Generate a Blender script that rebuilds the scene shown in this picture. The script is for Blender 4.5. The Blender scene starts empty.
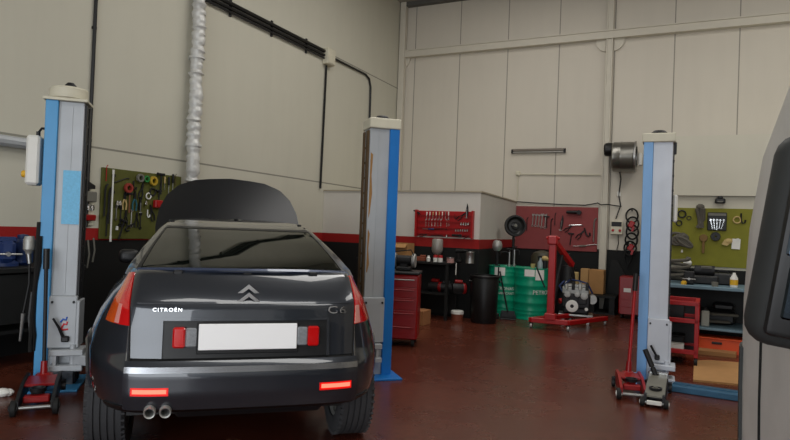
import bpy, bmesh, math, random
from mathutils import Vector as V, Matrix as M4, Euler
random.seed(7)
SC = bpy.context.scene
COL = SC.collection
PI = math.pi

# ------------------------------------------------------------------ camera, light, exposure
F, H = 620.0, 1.46
ROLL, PITCH = math.radians(2.2), math.atan(8.5 / 620)
FWD = V((0, math.cos(PITCH), math.sin(PITCH)))
UP0 = V((0, -math.sin(PITCH), math.cos(PITCH)))
RT = V((1, 0, 0)) * math.cos(ROLL) + UP0 * math.sin(ROLL)
UP = V((1, 0, 0)) * -math.sin(ROLL) + UP0 * math.cos(ROLL)
CAM = V((0, 0, H))
cd = bpy.data.cameras.new('camera'); cam = bpy.data.objects.new('camera', cd); COL.objects.link(cam)
cd.sensor_width = 36; cd.lens = 36 * F / 790; cd.clip_start = .05
mw = M4.Identity(4)
for i in range(3):
    mw[i][0], mw[i][1], mw[i][2], mw[i][3] = RT[i], UP[i], -FWD[i], CAM[i]
cam.matrix_world = mw
SC.camera = cam

TH = math.radians(25.8)                     # the room is turned against the line of sight
D = V((math.sin(TH), math.cos(TH), 0)); E = V((math.cos(TH), -math.sin(TH), 0))
C0 = V((-.01, 14.49, 0))                    # corner of the left and the back wall
RZ = -TH
def R(r, t, z=0): return C0 + E * r - D * t + V((0, 0, z))   # r along the back wall, t towards the door

w = bpy.data.worlds.new('daylight'); SC.world = w; w.use_nodes = True
w.node_tree.nodes['Background'].inputs[0].default_value = (.75, .86, 1, 1)
w.node_tree.nodes['Background'].inputs[1].default_value = 1.0
def area(name, loc, rot, sx, sy, power, col):
    l = bpy.data.lights.new(name, 'AREA'); l.shape = 'RECTANGLE'; l.size = sx; l.size_y = sy; l.energy = power; l.color = col
    o = bpy.data.objects.new(name, l); COL.objects.link(o); o.location = loc; o.rotation_euler = rot
    return o
# daylight through the open gate behind the camera, and overhead fill lamps added to even the walls
area('gate_daylight', R(7.0, 19.7, 2.1), (PI / 2, 0, RZ), 9.8, 4.0, 540, (.95, .98, 1))
area('overhead_fill', R(8.2, 5.2, 6.6), (0, 0, RZ), 1.6, 6.0, 150, (1, .98, .93))
area('overhead_fill', R(3.4, 5.2, 6.6), (0, 0, RZ), 1.6, 6.0, 145, (1, .97, .92))
area('overhead_fill', R(7.5, 12.5, 6.6), (0, 0, RZ), 6.0, 1.6, 190, (1, .98, .93))  # extra fill lamp, added for more frontal light
vs = SC.view_settings
vs.view_transform = 'Standard'; vs.look = 'None'; vs.gamma = 1; vs.use_curve_mapping = False; vs.exposure = 0.0

# ------------------------------------------------------------------ pixel -> place (the photograph's own survey)
def ray(px, py): return FWD * F + RT * (px - 395) + UP * (220 - py)
def hit(px, py, p, n):
    d = ray(px, py); return CAM + d * ((p - CAM).dot(n) / d.dot(n))
def fl(px, py, z=0.0):
    d = ray(px, py); return CAM + d * ((z - H) / d.z)
def rtz(p):
    q = p - C0; return q.dot(E), -q.dot(D), p.z
def bw(px, py, t=0.0):                      # on an upright plane parallel to the back wall -> r, z
    a = rtz(hit(px, py, R(0, t), D)); return a[0], a[2]
def lw(px, py, r=0.0):                      # on an upright plane parallel to the left wall -> t, z
    a = rtz(hit(px, py, R(r, 0), E)); return a[1], a[2]

# ------------------------------------------------------------------ mesh helpers
class MB:
    def __init__(s): s.bm = bmesh.new()
    def box(s, c, d, rot=None, bev=0.0, seg=1):
        r = bmesh.ops.create_cube(s.bm, size=1)
        vs_ = r['verts']
        bmesh.ops.scale(s.bm, vec=V(d), verts=vs_)
        if bev > 0:
            es = list({e for v in vs_ for e in v.link_edges})
            g = bmesh.ops.bevel(s.bm, geom=es, offset=min(bev, min(d) * .45), segments=seg, affect='EDGES', profile=.5)
            vs_ = list({v for f in g['faces'] for v in f.verts} | {v for v in vs_ if v.is_valid})
        m = M4.Translation(V(c))
        if rot is not None: m = m @ (rot if isinstance(rot, M4) else Euler(rot).to_matrix().to_4x4())
        bmesh.ops.transform(s.bm, matrix=m, verts=vs_)
        return s
    def cyl(s, p0, p1, r0, r1=None, n=16, caps=True):
        p0, p1 = V(p0), V(p1); r1 = r0 if r1 is None else r1
        ax = (p1 - p0); q = ax.to_track_quat('Z', 'Y')
        ra = [s.bm.verts.new(p0 + q @ V((math.cos(2 * PI * i / n) * r0, math.sin(2 * PI * i / n) * r0, 0))) for i in range(n)]
        rb = [s.bm.verts.new(p1 + q @ V((math.cos(2 * PI * i / n) * r1, math.sin(2 * PI * i / n) * r1, 0))) for i in range(n)]
        for i in range(n): s.bm.faces.new((ra[i], ra[(i + 1) % n], rb[(i + 1) % n], rb[i]))
        if caps: s.bm.faces.new(ra[::-1]); s.bm.faces.new(rb)
        return s
    def tube(s, pts, r, n=8, closed=False):
        pts = [V(p) for p in pts]; k = len(pts); rings = []
        prev = None
        for i, p in enumerate(pts):
            a = pts[(i - 1) % k] if (closed or i > 0) else p
            b = pts[(i + 1) % k] if (closed or i < k - 1) else p
            t = (b - a).normalized()
            if prev is None:
                u = t.orthogonal().normalized()
            else:
                u = (prev - t * prev.dot(t)); u = u.normalized() if u.length > 1e-6 else t.orthogonal().normalized()
            prev = u; v = t.cross(u)
            rr = r[i] if isinstance(r, (list, tuple)) else r
            rings.append([s.bm.verts.new(p + (u * math.cos(2 * PI * j / n) + v * math.sin(2 * PI * j / n)) * rr) for j in range(n)])
        for i in range(k if closed else k - 1):
            a, b = rings[i], rings[(i + 1) % k]
            for j in range(n): s.bm.faces.new((a[j], a[(j + 1) % n], b[(j + 1) % n], b[j]))
        if not closed: s.bm.faces.new(rings[0][::-1]); s.bm.faces.new(rings[-1])
        return s
    def lathe(s, prof, o=(0, 0, 0), ax=(0, 0, 1), n=24):
        q = V(ax).to_track_quat('Z', 'Y'); o = V(o); rings = []
        for r, z in prof:
            if r < 1e-5: rings.append([s.bm.verts.new(o + q @ V((0, 0, z)))])
            else: rings.append([s.bm.verts.new(o + q @ V((r * math.cos(2 * PI * j / n), r * math.sin(2 * PI * j / n), z))) for j in range(n)])
        for a, b in zip(rings, rings[1:]):
            for j in range(n):
                k = (j + 1) % n
                if len(a) == 1 and len(b) == 1: continue
                if len(a) == 1: s.bm.faces.new((a[0], b[k], b[j]))
                elif len(b) == 1: s.bm.faces.new((a[j], a[k], b[0]))
                else: s.bm.faces.new((a[j], a[k], b[k], b[j]))
        return s
    def ball(s, c, r, n=12):
        r = (r, r, r) if not isinstance(r, (tuple, list)) else r
        g = bmesh.ops.create_uvsphere(s.bm, u_segments=n, v_segments=max(6, n // 2), radius=1)
        bmesh.ops.transform(s.bm, matrix=M4.Translation(V(c)) @ M4.Diagonal((*r, 1)), verts=g['verts'])
        return s
    def prism(s, poly, y0, y1, plane='xz'):
        def p3(a, b, y): return V((a, y, b)) if plane == 'xz' else (V((a, b, y)) if plane == 'xy' else V((y, a, b)))
        A = [s.bm.verts.new(p3(a, b, y0)) for a, b in poly]; B = [s.bm.verts.new(p3(a, b, y1)) for a, b in poly]
        n = len(poly)
        for i in range(n): s.bm.faces.new((A[i], A[(i + 1) % n], B[(i + 1) % n], B[i]))
        s.bm.faces.new(A[::-1]); s.bm.faces.new(B)
        return s
    def bar(s, p0, p1, wx, wz, bev=0.0):
        p0, p1 = V(p0), V(p1); q = (p1 - p0).to_track_quat('Y', 'Z').to_matrix().to_4x4()
        return s.box((p0 + p1) / 2, (wx, (p1 - p0).length, wz), rot=q, bev=bev)
    def grid(s, P, skip=None):
        vv = [[s.bm.verts.new(p) for p in row] for row in P]
        for i in range(len(P) - 1):
            for j in range(len(P[0]) - 1):
                if skip and skip(i, j): continue
                s.bm.faces.new((vv[i][j], vv[i][j + 1], vv[i + 1][j + 1], vv[i + 1][j]))
        return s
    def mesh(s, name, mat, ang=35):
        bm = s.bm
        bmesh.ops.remove_doubles(bm, verts=bm.verts, dist=1e-5)
        bmesh.ops.recalc_face_normals(bm, faces=bm.faces)
        lim = math.radians(ang)
        for f in bm.faces: f.smooth = True
        for e in bm.edges:
            e.smooth = len(e.link_faces) < 2 or (len(e.link_faces) == 2 and e.calc_face_angle(0) <= lim)
        me = bpy.data.meshes.new(name); bm.to_mesh(me); bm.free()
        me.materials.append(mat)
        return me

def tag(o, label=None, cat=None, group=None, kind=None):
    if label: o['label'] = label
    if cat: o['category'] = cat
    if group: o['group'] = group
    if kind: o['kind'] = kind
    return o
def root(name, label, cat, loc=(0, 0, 0), rz=0.0, group=None):
    o = bpy.data.objects.new(name, None); COL.objects.link(o); o.empty_display_size = .1
    o.location = loc; o.rotation_euler = (0, 0, rz)
    return tag(o, label, cat, group)
def ob(name, mb, mat, parent=None, loc=(0, 0, 0), rz=0.0, label=None, cat=None, group=None, kind=None, ang=35):
    o = bpy.data.objects.new(name, mb.mesh(name, mat, ang)); COL.objects.link(o)
    o.location = loc; o.rotation_euler = (0, 0, rz)
    if parent: o.parent = parent
    return tag(o, label, cat, group, kind)
def solid(name, mb, mat, label, cat, loc=(0, 0, 0), rz=0.0, group=None, ang=35):
    return ob(name, mb, mat, None, loc, rz, label, cat, group, ang=ang)
def copy_tree(o, parent=None):
    c = o.copy(); COL.objects.link(c)
    if parent: c.parent = parent
    for ch in list(o.children): copy_tree(ch, c)
    return c
def text_mesh(txt, size, depth, spacing=1.0):
    cu = bpy.data.curves.new('t', 'FONT'); cu.body = txt; cu.size = size; cu.extrude = depth; cu.align_x = 'CENTER'; cu.align_y = 'CENTER'; cu.space_character = spacing
    o = bpy.data.objects.new('t', cu); COL.objects.link(o)
    dg = bpy.context.evaluated_depsgraph_get()
    me = bpy.data.meshes.new_from_object(o.evaluated_get(dg))
    bpy.data.objects.remove(o); bpy.data.curves.remove(cu)
    return me
def text(name, txt, size, mat, parent, loc, rot=(PI / 2, 0, 0), depth=.002, fn=None, spacing=1.0, sx=1.0):
    me = text_mesh(txt, size, depth, spacing)
    for v in me.vertices: v.co.x *= sx
    if fn:
        for v in me.vertices: v.co = fn(v.co.copy())
    me.materials.clear(); me.materials.append(mat)
    o = bpy.data.objects.new(name, me); COL.objects.link(o); o.parent = parent; o.location = loc; o.rotation_euler = rot
    return o

# ------------------------------------------------------------------ materials
def lin(c):
    return tuple((x / 255 / 12.92) if x / 255 <= .04045 else ((x / 255 + .055) / 1.055) ** 2.4 for x in c) + (1,)
def mat(name, c, rough=.6, metal=0.0, var=.12, scale=6.0, bump=0.0, coat=0.0, emit=None, es=0.0, trans=0.0, ior=1.45, spec=.5):
    m = bpy.data.materials.new(name); m.use_nodes = True
    nt = m.node_tree; b = nt.nodes['Principled BSDF']
    b.inputs['Roughness'].default_value = rough; b.inputs['Metallic'].default_value = metal
    b.inputs['Coat Weight'].default_value = coat; b.inputs['Coat Roughness'].default_value = .03
    b.inputs['IOR'].default_value = ior; b.inputs['Transmission Weight'].default_value = trans
    b.inputs['Specular IOR Level'].default_value = spec
    col = lin(c)
    if var > 0:
        tc = nt.nodes.new('ShaderNodeTexCoord'); n = nt.nodes.new('ShaderNodeTexNoise'); n.inputs['Scale'].default_value = scale; n.inputs['Detail'].default_value = 5
        mx = nt.nodes.new('ShaderNodeMix'); mx.data_type = 'RGBA'
        mx.inputs[6].default_value = tuple(x * (1 - var) for x in col[:3]) + (1,); mx.inputs[7].default_value = tuple(min(1, x * (1 + var)) for x in col[:3]) + (1,)
        nt.links.new(tc.outputs['Object'], n.inputs['Vector']); nt.links.new(n.outputs['Fac'], mx.inputs[0]); nt.links.new(mx.outputs[2], b.inputs['Base Color'])
        if bump > 0:
            bp = nt.nodes.new('ShaderNodeBump'); bp.inputs['Strength'].default_value = bump; bp.inputs['Distance'].default_value = .01
            nt.links.new(n.outputs['Fac'], bp.inputs['Height']); nt.links.new(bp.outputs[0], b.inputs['Normal'])
    else: b.inputs['Base Color'].default_value = col
    if emit: b.inputs['Emission Color'].default_value = lin(emit); b.inputs['Emission Strength'].default_value = es
    return m

def wall_mat(name, base, seam_axis=None, seam0=0.0, seamw=1.1, hseams=(), dado=None, red=None, xlim=None):
    """painted concrete panels: thin dark joints, a black dado and a red stripe over it"""
    m = bpy.data.materials.new(name); m.use_nodes = True; nt = m.node_tree; L = nt.links
    b = nt.nodes['Principled BSDF']; b.inputs['Roughness'].default_value = .7; b.inputs['Specular IOR Level'].default_value = .3
    tc = nt.nodes.new('ShaderNodeTexCoord'); sp = nt.nodes.new('ShaderNodeSeparateXYZ'); L.new(tc.outputs['Object'], sp.inputs[0])
    def mth(op, a, c=None, d=None):
        n = nt.nodes.new('ShaderNodeMath'); n.operation = op
        for i, x in enumerate((a, c, d)):
            if x is None: continue
            if isinstance(x, (int, float)): n.inputs[i].default_value = x
            else: L.new(x, n.inputs[i])
        return n.outputs[0]
    def mix(f, a, c):
        n = nt.nodes.new('ShaderNodeMix'); n.data_type = 'RGBA'
        for i, x in ((0, f), (6, a), (7, c)):
            if isinstance(x, tuple): n.inputs[i].default_value = x
            else: L.new(x, n.inputs[i])
        return n.outputs[2]
    n1 = nt.nodes.new('ShaderNodeTexNoise'); n1.inputs['Scale'].default_value = 1.3; n1.inputs['Detail'].default_value = 8; L.new(tc.outputs['Object'], n1.inputs['Vector'])
    mp = nt.nodes.new('ShaderNodeMapping'); mp.inputs['Scale'].default_value = (3, 3, .35); L.new(tc.outputs['Object'], mp.inputs[0])
    n2 = nt.nodes.new('ShaderNodeTexNoise'); n2.inputs['Scale'].default_value = 2.0; n2.inputs['Detail'].default_value = 6; L.new(mp.outputs[0], n2.inputs['Vector'])
    bs = lin(base)
    dk = tuple(x * .86 for x in bs[:3]) + (1,)
    c = mix(mth('MULTIPLY', n1.outputs['Fac'], n2.outputs['Fac']), bs, dk)
    zc = sp.outputs['Z']
    joint = None
    if seam_axis:
        x = sp.outputs[seam_axis]
        f = mth('ABSOLUTE', mth('SUBTRACT', mth('FRACT', mth('ADD', mth('DIVIDE', mth('SUBTRACT', x, seam0), seamw), .5)), .5))
        joint = mth('LESS_THAN', f, .010 / seamw)
    for h in hseams:
        k = mth('LESS_THAN', mth('ABSOLUTE', mth('SUBTRACT', zc, h)), .012)
        joint = k if joint is None else mth('MAXIMUM', joint, k)
    if joint is not None: c = mix(joint, c, tuple(x * .45 for x in bs[:3]) + (1,))
    if red: c = mix(mth('LESS_THAN', zc, red), c, lin((150, 26, 24)))
    if dado: c = mix(mth('LESS_THAN', zc, dado), c, lin((20, 21, 21)))
    L.new(c, b.inputs['Base Color'])
    bp = nt.nodes.new('ShaderNodeBump'); bp.inputs['Strength'].default_value = .15; bp.inputs['Distance'].default_value = .01
    L.new(n1.outputs['Fac'], bp.inputs['Height']); L.new(bp.outputs[0], b.inputs['Normal'])
    return m

def floor_mat():
    m = bpy.data.materials.new('red_floor_paint'); m.use_nodes = True; nt = m.node_tree; L = nt.links; b = nt.nodes['Principled BSDF']
    tc = nt.nodes.new('ShaderNodeTexCoord')
    n1 = nt.nodes.new('ShaderNodeTexNoise'); n1.inputs['Scale'].default_value = .8; n1.inputs['Detail'].default_value = 9; n1.inputs['Roughness'].default_value = .65
    n2 = nt.nodes.new('ShaderNodeTexNoise'); n2.inputs['Scale'].default_value = 14; n2.inputs['Detail'].default_value = 6
    for n in (n1, n2): L.new(tc.outputs['Object'], n.inputs['Vector'])
    cr = nt.nodes.new('ShaderNodeValToRGB'); cr.color_ramp.elements[0].position = .3; cr.color_ramp.elements[1].position = .72
    cr.color_ramp.elements[0].color = lin((78, 37, 26)); cr.color_ramp.elements[1].color = lin((104, 52, 36)); L.new(n1.outputs['Fac'], cr.inputs[0])
    mx = nt.nodes.new('ShaderNodeMix'); mx.data_type = 'RGBA'; mx.blend_type = 'MULTIPLY'; mx.inputs[0].default_value = .45
    cr2 = nt.nodes.new('ShaderNodeValToRGB'); cr2.color_ramp.elements[0].position = .35; cr2.color_ramp.elements[1].position = .6; cr2.color_ramp.elements[0].color = (.45, .42, .42, 1)
    L.new(n2.outputs['Fac'], cr2.inputs[0]); L.new(cr.outputs[0], mx.inputs[6]); L.new(cr2.outputs[0], mx.inputs[7]); L.new(mx.outputs[2], b.inputs['Base Color'])
    mr = nt.nodes.new('ShaderNodeMapRange'); mr.inputs[3].default_value = .16; mr.inputs[4].default_value = .38
    L.new(n1.outputs['Fac'], mr.inputs[0]); L.new(mr.outputs[0], b.inputs['Roughness'])
    bp = nt.nodes.new('ShaderNodeBump'); bp.inputs['Strength'].default_value = .06; bp.inputs['Distance'].default_value = .01
    L.new(n2.outputs['Fac'], bp.inputs['Height']); L.new(bp.outputs[0], b.inputs['Normal'])
    return m

WALL = (200, 197, 182)
m_wall_l = wall_mat('panel_left', WALL, None, hseams=(2.27, 4.72), dado=1.19, red=1.33)
m_wall_b = wall_mat('panel_back', (206, 199, 186), 'X', .37, 1.1, (), dado=1.2)
m_annex = wall_mat('annex_white', (212, 208, 200), None, dado=1.17, red=1.33)
m_annexr = wall_mat('annex_cream', (204, 200, 184), None, dado=1.05)
m_wall = wall_mat('wall_plain', (190, 182, 166))
m_ceil = mat('ceiling', (150, 146, 138), .8)
m_floor = floor_mat()
m_trim = mat('trim_cream', (200, 194, 180), .6, var=.06)
m_black = mat('black_plastic', (16, 16, 17), .45, var=.2, scale=20)
m_rubber = mat('black_rubber', (20, 20, 20), .7, var=.2, scale=30)
m_dark = mat('dark_steel', (34, 34, 36), .5, .3, var=.25, scale=14)
m_steel = mat('bare_steel', (160, 160, 158), .35, .9, var=.12, scale=12)
m_chrome = mat('chrome', (215, 216, 218), .12, 1.0, var=0)
m_alu = mat('cast_aluminium', (170, 170, 166), .5, .6, var=.2, scale=30, bump=.3)
m_white = mat('white_plastic', (225, 224, 218), .5, var=.05)
m_plate = mat('white_plate', (248, 248, 248), .5, var=0)
m_cream = mat('cream_paint', (205, 200, 180), .5, var=.12, scale=9)
m_blue = mat('lift_blue', (70, 150, 205), .4, var=.12, scale=5)
m_blue2 = mat('lift_blue_deep', (20, 112, 190), .4, var=.12, scale=5)
m_blue3 = mat('lift_blue_pale', (120, 170, 222), .4, var=.10, scale=5)
m_grey = mat('lift_grey', (172, 176, 180), .45, .1, var=.14, scale=4)
m_grey2 = mat('lift_pale_grey', (198, 203, 212), .45, .1, var=.12, scale=4)
m_rust = mat('rusty_edge', (92, 72, 48), .75, .2, var=.5, scale=9)
m_red = mat('tool_red', (165, 18, 22), .4, var=.12, scale=8)
m_reddk = mat('cabinet_red', (138, 14, 16), .35, var=.1, scale=5)
m_pink = mat('faded_red_board', (138, 62, 62), .7, var=.14, scale=9)
m_green = mat('olive_board', (122, 120, 24), .65, var=.16, scale=6)
m_greenl = mat('dark_olive_board', (84, 86, 32), .65, var=.25, scale=8)
m_drum = mat('drum_green', (8, 148, 112), .32, var=.08, scale=4)
m_card = mat('cardboard', (172, 128, 80), .85, var=.14, scale=7)
m_wood = mat('wood', (120, 78, 46), .7, var=.2, scale=12)
m_orange = mat('orange_plastic', (206, 74, 26), .5, var=.15, scale=7)
m_yellow = mat('yellow_plastic', (220, 170, 40), .5, var=.08)
m_tgreen = mat('green_tape', (40, 130, 60), .5, var=.05)
m_bench = mat('bench_black', (24, 25, 25), .6, .2, var=.25, scale=10)
m_bench2 = mat('bench_blue_grey', (104, 128, 140), .5, .3, var=.2, scale=8)
m_vblue = mat('vice_blue', (26, 48, 96), .5, var=.2, scale=10)
m_stick = mat('sticker_blue', (112, 186, 226), .5, var=.22, scale=60)
m_sred = mat('sticker_red', (205, 50, 60), .5, var=0)
m_sblue = mat('sticker_dark_blue', (40, 90, 180), .5, var=0)
m_foam = mat('wrapped_foil', (205, 205, 202), .42, .2, var=.2, scale=22, bump=1.0)
m_bandw = mat('paper_white', (228, 226, 220), .8, var=.05)
m_seam = mat('joint_black', (12, 12, 12), .8, var=0)

# ------------------------------------------------------------------ the room
RW, TF, CH = 13.0, 20.0, 6.72
ob('floor', MB().box((RW / 2 - .5, -TF / 2 - 2, -.1), (RW + 3, TF + 10, .2)), m_floor, loc=C0, rz=RZ, kind='structure')
ob('ceiling', MB().box((RW / 2, -TF / 2, CH + .1), (RW + .6, TF + .6, .2)), m_ceil, loc=C0, rz=RZ, kind='structure')
ob('wall_left', MB().box((-.12, -TF / 2, CH / 2), (.24, TF + .48, CH)), m_wall_l, loc=C0, rz=RZ, kind='structure')
ob('wall_back', MB().box((RW / 2, .12, CH / 2), (RW, .24, CH)), m_wall_b, loc=C0, rz=RZ, kind='structure')
ob('wall_right', MB().box((RW + .12, -TF / 2, CH / 2), (.24, TF + .48, CH)), m_wall, loc=C0, rz=RZ, kind='structure')
fw = MB()
G0, G1, GH = 2.0, 12.0, 4.2
fw.box((G0 / 2, -TF - .12, CH / 2), (G0, .24, CH)); fw.box(((G1 + RW) / 2, -TF - .12, CH / 2), (RW - G1, .24, CH)); fw.box(((G0 + G1) / 2, -TF - .12, (GH + CH) / 2), (G1 - G0, .24, CH - GH))
ob('wall_front', fw, m_wall, loc=C0, rz=RZ, kind='structure')
# steel rail along the back wall, its column and corner plates
ob('trim_1', MB().box((RW / 2, -.06, 5.51), (RW - .02, .12, .17), bev=.01).box((RW / 2, -.13, 5.585), (RW - .02, .03, .02)).box((RW / 2, -.13, 5.435), (RW - .02, .03, .02)), m_trim, loc=C0, rz=RZ, kind='structure')
tr = MB()
for rr in (4.68, 10.2): tr.box((rr, -.05, CH / 2), (.14, .10, CH), bev=.01).box((rr - .05, -.11, CH / 2), (.02, .03, CH)).box((rr + .05, -.11, CH / 2), (.02, .03, CH))
ob('trim_2', tr, m_trim, loc=C0, rz=RZ, kind='structure')
tr = MB()
for sx in (-1, 1):
    poly = [(4.68 + sx * .08, 5.43)] + [(4.68 + sx * (.08 + .2 * math.cos(a)), 5.43 - .24 * math.sin(a)) for a in [i * PI / 16 for i in range(9)]]
    tr.prism(poly, -.05, -.002)
poly = [(.06, 5.43)] + [(.06 + .2 * math.cos(a), 5.43 - .24 * math.sin(a)) for a in [i * PI / 16 for i in range(9)]]
tr.prism(poly, -.05, -.002)
ob('trim_3', tr, m_trim, loc=C0, rz=RZ, kind='structure')
ob('trim_4', MB().box((.09, -.09, CH / 2 + 1.05), (.14, .14, CH - 2.1), bev=.01), m_trim, loc=C0, rz=RZ, kind='structure')
ob('trim_5', MB().box((RW / 2, -.07, CH - .05), (RW - .02, .14, .1)), mat('eave_grey', (92, 90, 86), .7), loc=C0, rz=RZ, kind='structure')
# low white partition block in the corner, and the cream block on the right
an = MB()
AZ = 2.115
c = [(-.0, -3.1), (3.085, -3.1), (2.87, -.0), (0, 0)]
an.prism(c, 0, AZ, 'xy')
ob('wall_annex', an, m_annex, loc=C0, rz=RZ, kind='structure')
ob('trim_6', MB().prism([(-.0, -3.13), (3.11, -3.13), (2.89, -.0), (0, 0)], AZ, AZ + .025, 'xy'), mat('annex_cap', (170, 160, 140), .7), loc=C0, rz=RZ, kind='structure')
ar = MB().box((9.5, -1.5, 1.05), (7.0, 3.0, 2.1)).box((9.5, -1.53, 2.54), (7.0, 3.06, .87))
ob('wall_store', ar, m_annexr, loc=C0, rz=RZ, kind='structure')

# ------------------------------------------------------------------ services on the walls
def wire(name, pts, r, m, label, cat, group=None, n=6):
    p0 = V(pts[0])
    return solid(name, MB().tube([V(p) - p0 for p in pts], r, n), m, label, cat, loc=p0, group=group)
def foam_pipe():
    t, z = lw(184, 182)
    rt = root('drain_pipe', 'fat white foil-wrapped drain pipe running up the left wall', 'pipe', R(.13, 6.65, z), RZ)
    pts, rad = [], []
    k = 150
    for i in range(k + 1):
        zz = (CH - z) * i / k
        pts.append((.010 * math.sin(zz * 7) + random.uniform(-.006, .006), random.uniform(-.006, .006), zz)); rad.append(.086 + .010 * math.sin(i * 1.9) + random.uniform(-.010, .010))
    ob('wrapping', MB().tube(pts, rad, 14), m_foam, rt, ang=60)
    for zz in (.5, 1.7, 2.9, 4.1): ob('bracket', MB().lathe([(.098, -.015), (.108, -.015), (.108, .015), (.098, .015)], (0, 0, zz), n=14).box((-.115, 0, zz), (.05, .05, .03)), m_foam, rt)
foam_pipe()
rc = .03
solid('conduit', MB().tube([(0, 0, 0), (0, 0, CH - 1.35)], .020, 6).box((-.01, 0, 1), (.03, .05, .03)).box((-.01, 0, 2.3), (.03, .05, .03)).box((-.01, 0, 3.6), (.03, .05, .03)), m_black,
      'thin black conduit running up the left wall behind the grey and blue lift post', 'conduit', R(.021, 8.17, 1.34), RZ)
bun = root('cable_bundle', 'thick black cable run sloping along the top of the left wall', 'cable', R(0, 3.3, 4.7), RZ)
for k, (dz, rr_) in enumerate(((.0, .032), (-.075, .026), (-.13, .018))):
    ob('cable', MB().tube([(.04, 0, dz), (.04, -8.9, dz - .02)], rr_, 8), (m_black, m_black, m_dark)[k], bun)
for q in range(9): ob('clip', MB().box((.015, -.6 - q, -.06), (.02, .04, .26)), m_dark, bun)
jb = root('junction_box', 'pale grey junction box high on the left wall where cables meet', 'junction box', R(0, 3.21, 4.62), RZ)
ob('box', MB().box((.06, 0, 0), (.12, .26, .30), bev=.01), m_cream, jb)
ob('cover', MB().box((.127, 0, 0), (.012, .23, .27), bev=.005), m_cream, jb)
wire('conduit', [R(.03, 3.24, 4.46), R(.03, 3.26, 3.2), R(.03, 3.28, 2.15)], .022, m_black, 'black conduit dropping from the junction box down to the white partition', 'conduit')
wire('conduit', [R(.03, 3.08, 4.66), R(.03, 2.2, 4.66), R(.03, 1.72, 4.66), R(.03, 1.55, 4.6), R(.03, 1.48, 4.45), R(.03, 1.47, 4.2), R(.03, 1.46, 2.16)], .022, m_black, 'black conduit bending down above the blue lift post beside the dark car', 'conduit')
tz = lw(0, 141)
solid('pipe', MB().tube([(0, 0, 0), (0, -4, 0)], .058, 10), m_grey, 'grey horizontal pipe on the left wall ending behind the lift post', 'pipe', R(.06, 8.6, 2.19), RZ)
# batten light and conduit on the back wall
r0, z0 = bw(512, 152); r1, z1 = bw(566, 151)
tl = root('batten_light', 'unlit grey tube light fitting high on the back wall', 'light fitting', R((r0 + r1) / 2, 0, z0), RZ)
ob('housing', MB().box((0, -.035, .03), (r1 - r0, .07, .05), bev=.008), mat('batten_grey', (120, 112, 102), .5), tl)
ob('tube', MB().cyl((-(r1 - r0) / 2 + .04, -.05, -.02), ((r1 - r0) / 2 - .04, -.05, -.02), .018, n=10), mat('dead_tube', (150, 148, 142), .3), tl)
for s in (-1, 1): ob('end_cap', MB().box((s * ((r1 - r0) / 2 - .02), -.045, .0), (.04, .06, .08), bev=.006), m_dark, tl)
wire('conduit', [R(2.9, .03, 2.14), R(2.9, .03, 2.72), R(4.58, .03, 2.70)], .013, m_cream, 'thin cream conduit running under the tube light to the column', 'conduit')
solid('socket_box', MB().box((0, -.03, 0), (.09, .06, .09), bev=.01).box((0, -.065, 0), (.06, .01, .06)), m_cream, 'small cream switch box at the bend of the thin wall conduit', 'switch', R(2.9, 0, 2.735), RZ)
wp = [R(*q) for q in ((2.88, .04, 2.13), (3.3, .03, 2.11), (3.8, .03, 2.09), (4.3, .03, 2.08), (4.55, .05, 2.13), (4.62, .14, 2.09), (4.75, .14, 2.1), (4.9, .03, 2.08), (5.0, .03, 2.07))]
wire('cable', wp, .011, m_dark, 'dark cable strung along the top edge of the faded red pegboard', 'cable')

# ------------------------------------------------------------------ fan drum, control box, coil on the back wall
fr, fz = bw(624, 158)
fan = root('wall_fan', 'metal drum-shaped wall fan with dark motor beside the column', 'fan', R(fr, 0, fz), RZ)
ob('drum', MB().lathe([(.0, -.2), (.27, -.2), (.285, -.18), (.285, -.06), (.29, -.05), (.29, -.03), (.285, -.02), (.285, .17), (.27, .2), (.0, .2)], (.03, -.36, -.02), (1, 0, 0), 32), mat('fan_steel', (128, 126, 120), .32, .85, var=.2), fan)
ob('wall_bracket', MB().box((0, -.05, .05), (.36, .08, .42), bev=.01).box((-.12, -.16, .2), (.06, .24, .05)).box((.18, -.16, .2), (.06, .24, .05)), m_dark, fan)
ob('motor', MB().lathe([(0, 0), (.12, 0), (.13, .03), (.13, .13), (.1, .16), (0, .16)], (-.17, -.4, .12), (-1, 0, 0), 18).ball((-.26, -.36, .16), (.06, .07, .06)), m_black, fan)
ob('side_flange', MB().lathe([(.2, 0), (.3, 0), (.3, .03), (.2, .03)], (.23, -.36, -.02), (1, 0, 0), 28), m_steel, fan)
ob('outlet', MB().box((.33, -.36, -.08), (.07, .14, .24), bev=.02), m_white, fan)
wire('cable', [R(fr - .05, .2, fz - .3), R(fr - .04, .06, fz - .42), R(fr - .07, .04, fz - .75), R(fr - .03, .05, fz - .95), R(fr - .11, .05, fz - 1.22)], .012, m_dark, 'cable hanging from the wall fan down to the red-buttoned control box', 'cable')
solid('switch', MB().box((0, -.02, 0), (.07, .04, .1), bev=.008).box((0, -.045, 0), (.03, .01, .05)), m_white, 'small white inline switch on the cable below the wall fan', 'switch', R(fr - .07, 0, fz - .72), RZ)
cr_, cz = bw(617, 228)
cb = root('control_box', 'grey wall control box with two red buttons beside the column', 'control box', R(cr_, 0, cz), RZ)
ob('case', MB().box((0, -.05, 0), (.23, .1, .26), bev=.01), m_cream, cb)
ob('display', MB().box((0, -.103, .075), (.19, .012, .09), bev=.004), m_dark, cb)
for s in (-1, 1): ob('button', MB().lathe([(0, 0), (.028, 0), (.024, .02), (0, .025)], (s * .065, -.1, -.05), (0, -1, 0), 14), m_red, cb)
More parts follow.
